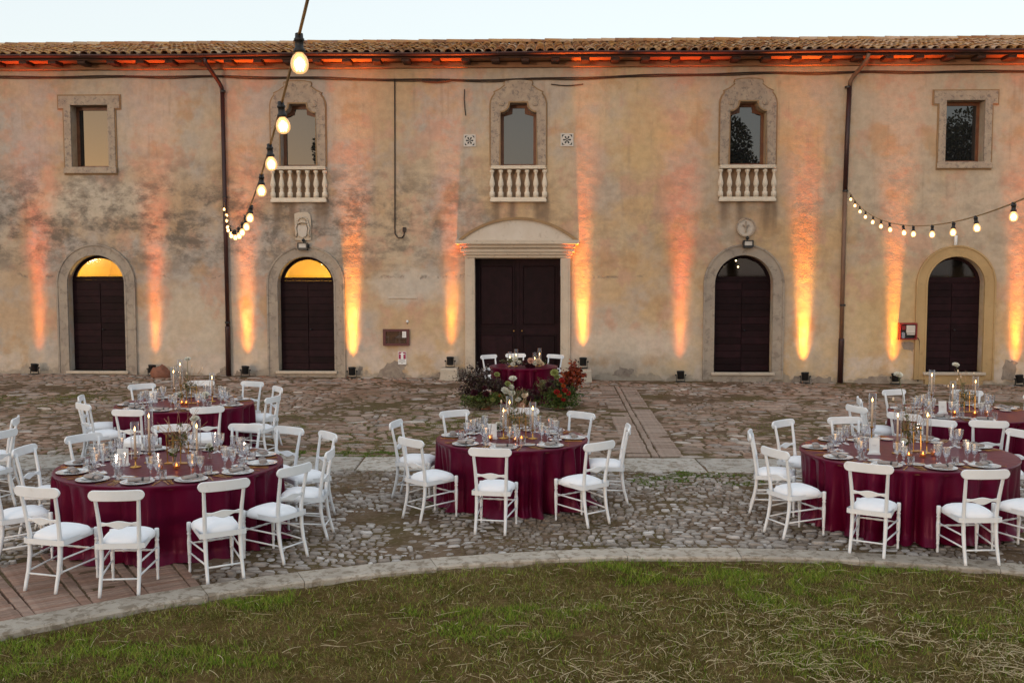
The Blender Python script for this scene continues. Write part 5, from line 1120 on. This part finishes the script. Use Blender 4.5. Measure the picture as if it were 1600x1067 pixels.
def arrangement(name, loc, label, clouds, heads, pot=None, seed=5):
    e = empty(name, loc); tag(e, label, 'flower arrangement'); rr = random.Random(seed)
    if pot: MB().lathe([(pot * .7, 0), (pot * .72, .01), (pot, .17), (pot * 1.08, .175), (pot * 1.08, .20), (pot * .9, .20)], 20).build('pot', simple('terracotta', (.34, .13, .07), (.28, .10, .06), 6, 0.8), e, True)
    for i, (cx, cyy, cz, bx, by, bz, n, size, asp, m) in enumerate(clouds):
        V, Fq = leaf_cloud(n, (bx, by, bz), size, asp, seed + i * 3, 3.0, 26); link('foliage', np_mesh('foliage', V, Fq, LM[m]), e, (cx, cyy, cz))
    base = Vector((sum(c[0] for c in clouds) / len(clouds), 0, 0.12))
    for (x, y, z, k, s) in heads:
        d = Vector((x * .6, -0.55, 0.55 + rr.uniform(-.1, .2))); st = MB().tube([base * 0.6 + Vector((x * .4, 0, 0)), Vector((x * .9, y * .9, z * .7)), Vector((x, y, z))], .004, 5).build('flower_stem', stem_m, e)
        ob = link('flower_head', HEAD[k], st, (x, y, z)); ob.rotation_euler = tilt_to(d); ob.scale = (s, s, s)
    return e
rr = random.Random(4)
arrangement('floor_flowers', (-0.52, 19.72, float(base_z(-.5, 19.7))), 'dark plum and white floor arrangement left of the small table', [(-.18, 0, .50, .40, .26, .36, 1500, .055, .45, 'plum'), (-.26, -.02, .62, .36, .24, .28, 420, .024, .8, 'mist'), (.02, -.10, .20, .44, .26, .20, 1600, .05, .5, 'green'), (.22, -.02, .40, .24, .2, .28, 900, .05, .5, 'plum'), (-.2, -.05, .60, .44, .25, .32, 900, .03, .6, 'plum'), (-.10, -.16, .10, .42, .18, .14, 900, .05, .5, 'olive'), (-.22, -.06, .34, .34, .2, .3, 900, .05, .5, 'plum')],
            [(-.22, -.24, .36, 'wine', 1.7), (.02, -.26, .33, 'wine', 1.5), (.14, -.26, .22, 'lime', 1.2), (.26, -.24, .30, 'orange', .7), (.38, -.25, .40, 'white', 1.7), (.46, -.26, .36, 'white', 1.3), (.44, -.2, .52, 'lime', 1.5), (.50, -.22, .47, 'white', 1.3), (.22, -.1, .70, 'lime', 1.3), (-.02, -.25, .45, 'wine', 1.2)], .13, 21)
arrangement('floor_flowers', (0.94, 19.72, float(base_z(.9, 19.7))), 'red and orange floor arrangement with rust leaves right of the small table', [(.22, 0, .55, .26, .20, .36, 800, .062, .85, 'rust'), (-.05, -.05, .26, .42, .24, .20, 1100, .05, .5, 'green'), (.08, 0, .45, .34, .22, .22, 600, .055, .6, 'plum'), (.30, 0, .72, .13, .12, .16, 260, .06, .9, 'rust'), (-.28, -.02, .40, .22, .2, .24, 700, .045, .5, 'olive'), (.05, -.16, .10, .40, .18, .14, 1000, .05, .5, 'green'), (.12, -.10, .30, .36, .2, .24, 900, .05, .55, 'green')],
            [(-.06, -.26, .38, 'red', 1.35), (.04, -.25, .60, 'red', 1.25), (.10, -.27, .41, 'red', 1.3), (.16, -.27, .36, 'red', 1.2), (.07, -.25, .50, 'orange', 1.0), (-.01, -.28, .31, 'orange', 1.1), (.07, -.28, .23, 'red', 1.0), (-.10, -.10, .74, 'lime', 1.8), (-.05, -.1, .66, 'lime', 1.3), (-.22, -.2, .52, 'wine', 1.4), (-.30, -.2, .42, 'wine', 1.3)], .13, 33)
arrangement('floor_flowers', (0.22, 19.66, float(base_z(.2, 19.6))), 'low green and cream floor arrangement in front of the small table', [(0, 0, .16, .40, .20, .20, 1300, .05, .5, 'green'), (-.08, 0, .22, .34, .18, .22, 700, .045, .5, 'olive'), (.08, .02, .22, .34, .18, .22, 700, .045, .5, 'plum')],
            [(-.22, -.14, .34, 'white', 1.5), (-.10, -.16, .22, 'white', 1.3), (.02, -.15, .30, 'cream', 1.2), (.14, -.16, .24, 'wine', 1.5), (.24, -.14, .36, 'wine', 1.4), (.20, -.16, .14, 'orange', 1.0), (-.02, -.18, .12, 'peach', 1.1)], .11, 55)
arrangement('table_flowers', (0.245, 20.52, topz['W']), 'low white and peach flower arrangement on the small table', [(0, 0, .07, .42, .16, .09, 650, .045, .5, 'plum'), (-.22, 0, .10, .22, .14, .11, 320, .04, .5, 'olive'), (.26, 0, .08, .22, .14, .09, 260, .04, .5, 'green')],
            [(-.18, -.1, .17, 'white', 1.35), (-.22, -.12, .07, 'white', 1.2), (-.10, -.12, .11, 'white', 1.0), (.14, -.12, .14, 'peach', 1.5), (.30, -.11, .13, 'cream', 1.5), (.22, -.13, .09, 'white', 1.1), (.02, -.13, .10, 'wine', 1.4), (.08, -.13, .04, 'wine', 1.3), (.17, -.14, .03, 'wine', 1.3), (.37, -.11, .08, 'cream', 1.1)], None, 44)

# ------------------------------------------------------------------ candles, stands and cards
flame_me = MB().lathe([(.0005, 0), (.0065, .008), (.0075, .016), (.0045, .030), (.0005, .046)], 10).mesh('flame', M['flame'], True)
vflame_me = MB().lathe([(.0005, 0), (.007, .007), (.007, .014), (.0005, .032)], 10).mesh('flame', M['votive_glow'], True)
def candle(x, y, z, holder, clen, label, glass=True, rad=0.042, gh=None):
    e = empty('candle_holder', (x, y, z)); tag(e, label, 'candle', 'taper candles on the tables')
    if holder > 0.02: MB().lathe([(.055, 0), (.056, .006), (.02, .012), (.008, .02), (.007, holder - .03), (.012, holder - .02), (.022, holder - .004), (.022, holder), (.012, holder)], 20).build('holder', M['gold'], e, True)
    else: MB().lathe([(.05, 0), (.05, .004), (.018, .008), (.018, .02), (.012, .02)], 20).build('holder', M['gold'], e, True)
    c = MB().lathe([(.0115, max(holder, .01) - .004), (.0110, max(holder, .01) + clen), (.006, max(holder, .01) + clen + .006), (.001, max(holder, .01) + clen + .004)], 12).build('taper', M['wax'], e, True)
    link('flame', flame_me, c, (0, 0, max(holder, .01) + clen + .008))
    if glass:
        zb = .012 if holder < .05 else holder - .02; top = (gh or (max(holder, .01) + clen + .10))
        MB().lathe([(rad - .0015, zb), (rad, zb), (rad, top), (rad - .002, top), (rad - .002, zb + .003)], 24, cap0=False, cap1=False).build('glass_chimney', M['clear'], e, True)
def votive(x, y, z, label):
    e = empty('votive', (x, y, z)); tag(e, label, 'votive', 'votive lights on the tables')
    MB().lathe([(.030, 0), (.034, .003), (.036, .065), (.034, .065), (.032, .008), (.001, .006)], 20).build('glass_cup', M['amber_glass'], e, True)
    w = MB().lathe([(.030, .0085), (.030, .026), (.001, .026)], 16).build('wax', M['wax'], e); link('flame', vflame_me, w, (0, 0, .026))
def table_centre(t, sc, seed):
    cx, cyy, r, nm = TAB[t]; z = topz[t]; rr = random.Random(seed); of = f'on {tdesc(t)}'
    P = lambda x, y: (cx + x, cyy + y, z)
    # gold frame stand
    e = empty('flower_stand', P(.06, .02)); tag(e, f'gold rod flower stand {of}', 'flower stand', 'gold flower stands')
    MB().box(-.13, .13, -.045, .045, 0, .008, .003).build('base', M['gold'], e)
    for x in (-.11, -.045, .03, .105): MB().tube([(x, rr.uniform(-.02, .02), .006), (x, rr.uniform(-.02, .02), .24 + rr.uniform(-.03, .06))], .006, 8).build('rod', M['gold'], e)
    MB().tube([(-.11, 0, .235), (.105, 0, .245)], .0045, 6).build('crossbar', M['gold'], e)
    # tall white flower
    e = empty('tall_flower', P(.03, .0)); tag(e, f'tall white flower on a thin stem {of}', 'flower', 'tall white flowers'); tx, th = sc['tall']
    MB().tube([(0, 0, .006), (tx * .2, .01, th * .4), (tx * .6, 0, th * .75), (tx, 0, th)], .0035, 6).build('stem', stem_m, e); h = link('flower_head', HEAD['white'], e, (tx, 0, th)); h.scale = (1.05,) * 3; h.rotation_euler = (R(25), 0, 0)
    V, Fq = leaf_cloud(60, (.05, .05, .12), .035, .4, seed); link('leaf_spray', np_mesh('leaf_spray', V, Fq, LM['olive']), e, (tx * .3, 0, .30))
    # dried grasses
    e = empty('dried_grass', P(.06, .03)); tag(e, f'spray of dried grasses and bunny tails {of}', 'dried flowers', 'dried grass sprays'); mb = MB(); tails = []
    for k in range(34):
        a = rr.uniform(0, 2 * PI); l = rr.uniform(.18, .46); sp = rr.uniform(.05, .26); x0 = rr.uniform(-.1, .1)
        end = (x0 + sp * math.cos(a), sp * .5 * math.sin(a), .14 + l); mb.tube([(x0, 0, .10), (x0 + sp * .35 * math.cos(a), sp * .2 * math.sin(a), .14 + l * .6), end], .0016, 4)
        if k % 8 == 0: tails.append(end)
    tag(mb.build('grass_blades', simple('dried_grass', (.42, .26, .17), (.34, .20, .10), 8, .8), e), kind='stuff')
    for p in tails: MB().ball(p, .011, 8, 6, 2.0).build('bunny_tail', PM['cream'], e, True)
    V, Fq = leaf_cloud(150, (.12, .07, .08), .03, .5, seed + 2); link('autumn_leaves', np_mesh('autumn_leaves', V, Fq, LM['olive']), e, (0, 0, .24))
    for i, (x, y, s) in enumerate(sc['low']):
        e = empty('bud_vase', P(x, y)); tag(e, f'{("left", "right")[i]} low white bloom with leaves {of}', 'flower', 'low white blooms')
        MB().lathe([(.022, 0), (.026, .004), (.026, .05), (.012, .07), (.014, .085)], 14).build('vase', M['clear'], e, True); MB().tube([(0, 0, .01), (0, 0, .12)], .003, 6).build('stem', stem_m, e)
        V, Fq = leaf_cloud(40, (.04, .04, .03), .035, .5, seed + 5 + i); link('leaf_collar', np_mesh('leaf_collar', V, Fq, LM['green']), e, (0, 0, .10)); h = link('flower_head', HEAD['white'], e, (0, 0, .13)); h.scale = (s,) * 3; h.rotation_euler = (R(30), 0, 0)
    for (x, y, ho, cl, w) in sc['candles']: candle(*P(x, y), ho, cl, f'{w} taper candle in a glass chimney {of}')
    for i, (x, y) in enumerate(sc['votives']): votive(*P(x, y), f'{("left", "middle", "right")[i]} glowing votive light {of}')
    x, y, a = sc['card']; e = empty('menu_card', P(x, y), a); tag(e, f'standing white menu card {of}', 'menu card', 'standing menu cards')
    b = MB().box(-.055, .055, -.0012, .0012, 0, .175).build('card', M['paper'], e, rot=(R(-8), 0, 0)); m2 = MB()
    m2.box(-.022, .022, -.0022, -.0013, .098, .1005); m2.box(-.018, .018, -.0022, -.0013, .086, .0875); tag(m2.build('print', M['ink'], b), kind='stuff')
    MB().loft([[(-.085, -.05, .001), (.055, -.05, .001), (.07, .03, .001), (-.06, .05, .001)], [(-.07, -.042, .022), (.045, -.045, .03), (.055, .02, .025), (-.05, .035, .02)]]).build('folded_foot', M['paper'], e)
table_centre('C', dict(tall=(-.02, .70), low=[(-.16, .18, .9), (.02, .12, .8)], candles=[(-.10, -.04, .115, .19, 'left'), (.245, -.06, .11, .225, 'right'), (-.03, .14, .11, .27, 'rear')], votives=[(-.26, -.16), (.04, -.24), (.11, -.20)], card=(-.235, -.06, .05)), 61)
table_centre('A', dict(tall=(.22, .46), low=[(.02, .02, .9), (.30, .30, .8)], candles=[(-.24, .05, .10, .36, 'right hand'), (-.30, -.18, .10, .26, 'left'), (.26, .02, .02, .34, 'rear')], votives=[(-.02, -.30), (.14, -.26), (.26, -.14)], card=(-.46, -.10, .25)), 62)
table_centre('B', dict(tall=(.02, .66), low=[(-.10, .10, 1.0), (.32, -.06, 1.4)], candles=[(-.20, .10, .20, .24, 'left'), (.34, .22, .12, .22, 'right'), (-.14, .22, .26, .28, 'rear')], votives=[(-.02, -.10), (.06, -.14), (.20, -.02)], card=(-.52, .10, .1)), 63)
table_centre('R', dict(tall=(-.14, .84), low=[(-.05, -.06, .8), (.12, .18, .8)], candles=[(-.34, .12, .26, .27, 'left'), (-.14, -.10, .13, .26, 'middle'), (.19, -.08, .13, .26, 'right')], votives=[(-.10, -.32), (.06, -.30), (.22, -.20)], card=(-.40, -.14, -.15)), 64)
table_centre('S', dict(tall=(-.16, .66), low=[(.02, .10, .9), (-.02, .25, .7)], candles=[(-.40, .14, .24, .24, 'left'), (-.15, .02, .08, .26, 'middle'), (.18, .05, .16, .24, 'right')], votives=[(-.24, -.26), (.02, -.30), (.22, -.24)], card=(-.36, -.16, .0)), 65)
for i, (x, y, h, w) in enumerate(((-.285, .02, .15, 'left outer'), (-.155, .02, .20, 'left inner'), (.235, .02, .13, 'right inner'), (.335, .02, .22, 'right outer'))):
    candle(TAB['W'][0] + x, TAB['W'][1] + y - .1, topz['W'], .012, h, f'{w} candle in a glass tube on the small table', True, .04, h + .16)

# ------------------------------------------------------------------ trees beyond the lawn, seen in the upper window panes
def tree(x, y, h, cw, label, seed):
    e = empty('tree', (x, y, 0)); tag(e, label, 'tree', 'trees across the lawn'); g = random.Random(seed); bark = simple('tree_bark', (.10, .07, .05), (.06, .045, .03), 4, .9, bump=.4)
    mb = MB(); mb.tube([(0, 0, -.3), (.1, .05, h * .2), (-.1, .1, h * .45), (.05, 0, h * .8)], [h * .035, h * .028, h * .018, h * .006], 10)
    for k in range(7):
        a = 2 * PI * k / 7; z0 = h * g.uniform(.25, .6); l = cw * g.uniform(.5, .8); mb.tube([(0, 0, z0), (l * .5 * math.cos(a), l * .5 * math.sin(a), z0 + h * .1), (l * math.cos(a), l * math.sin(a), z0 + h * .2)], [h * .014, h * .008, h * .003], 6)
    mb.build('trunk', bark, e, True); Vs = []; n0 = 0; Fs = []
    for k in range(16):
        a = g.uniform(0, 2 * PI); q = g.uniform(0, 1); rad = cw * (.75 * (1 - q * .7)) * g.uniform(.3, 1); V, Fq = leaf_cloud(900, (cw * .36, cw * .36, h * .12), .22, .6, seed + k); V = V + np.array((rad * math.cos(a), rad * math.sin(a), h * (.38 + .54 * q))); Vs.append(V); Fs.append(Fq + n0); n0 += len(V)
    link('crown', np_mesh('crown', np.concatenate(Vs), np.concatenate(Fs), LM['olive']), e)
tree(-14.3, -15, 12.0, 2.4, 'tree mirrored in the left balcony window', 71); tree(11.9, -15, 12.4, 3.0, 'tree mirrored in the right balcony window', 72); tree(26.3, -15, 12.9, 4.0, 'tree mirrored in the right end window', 73)
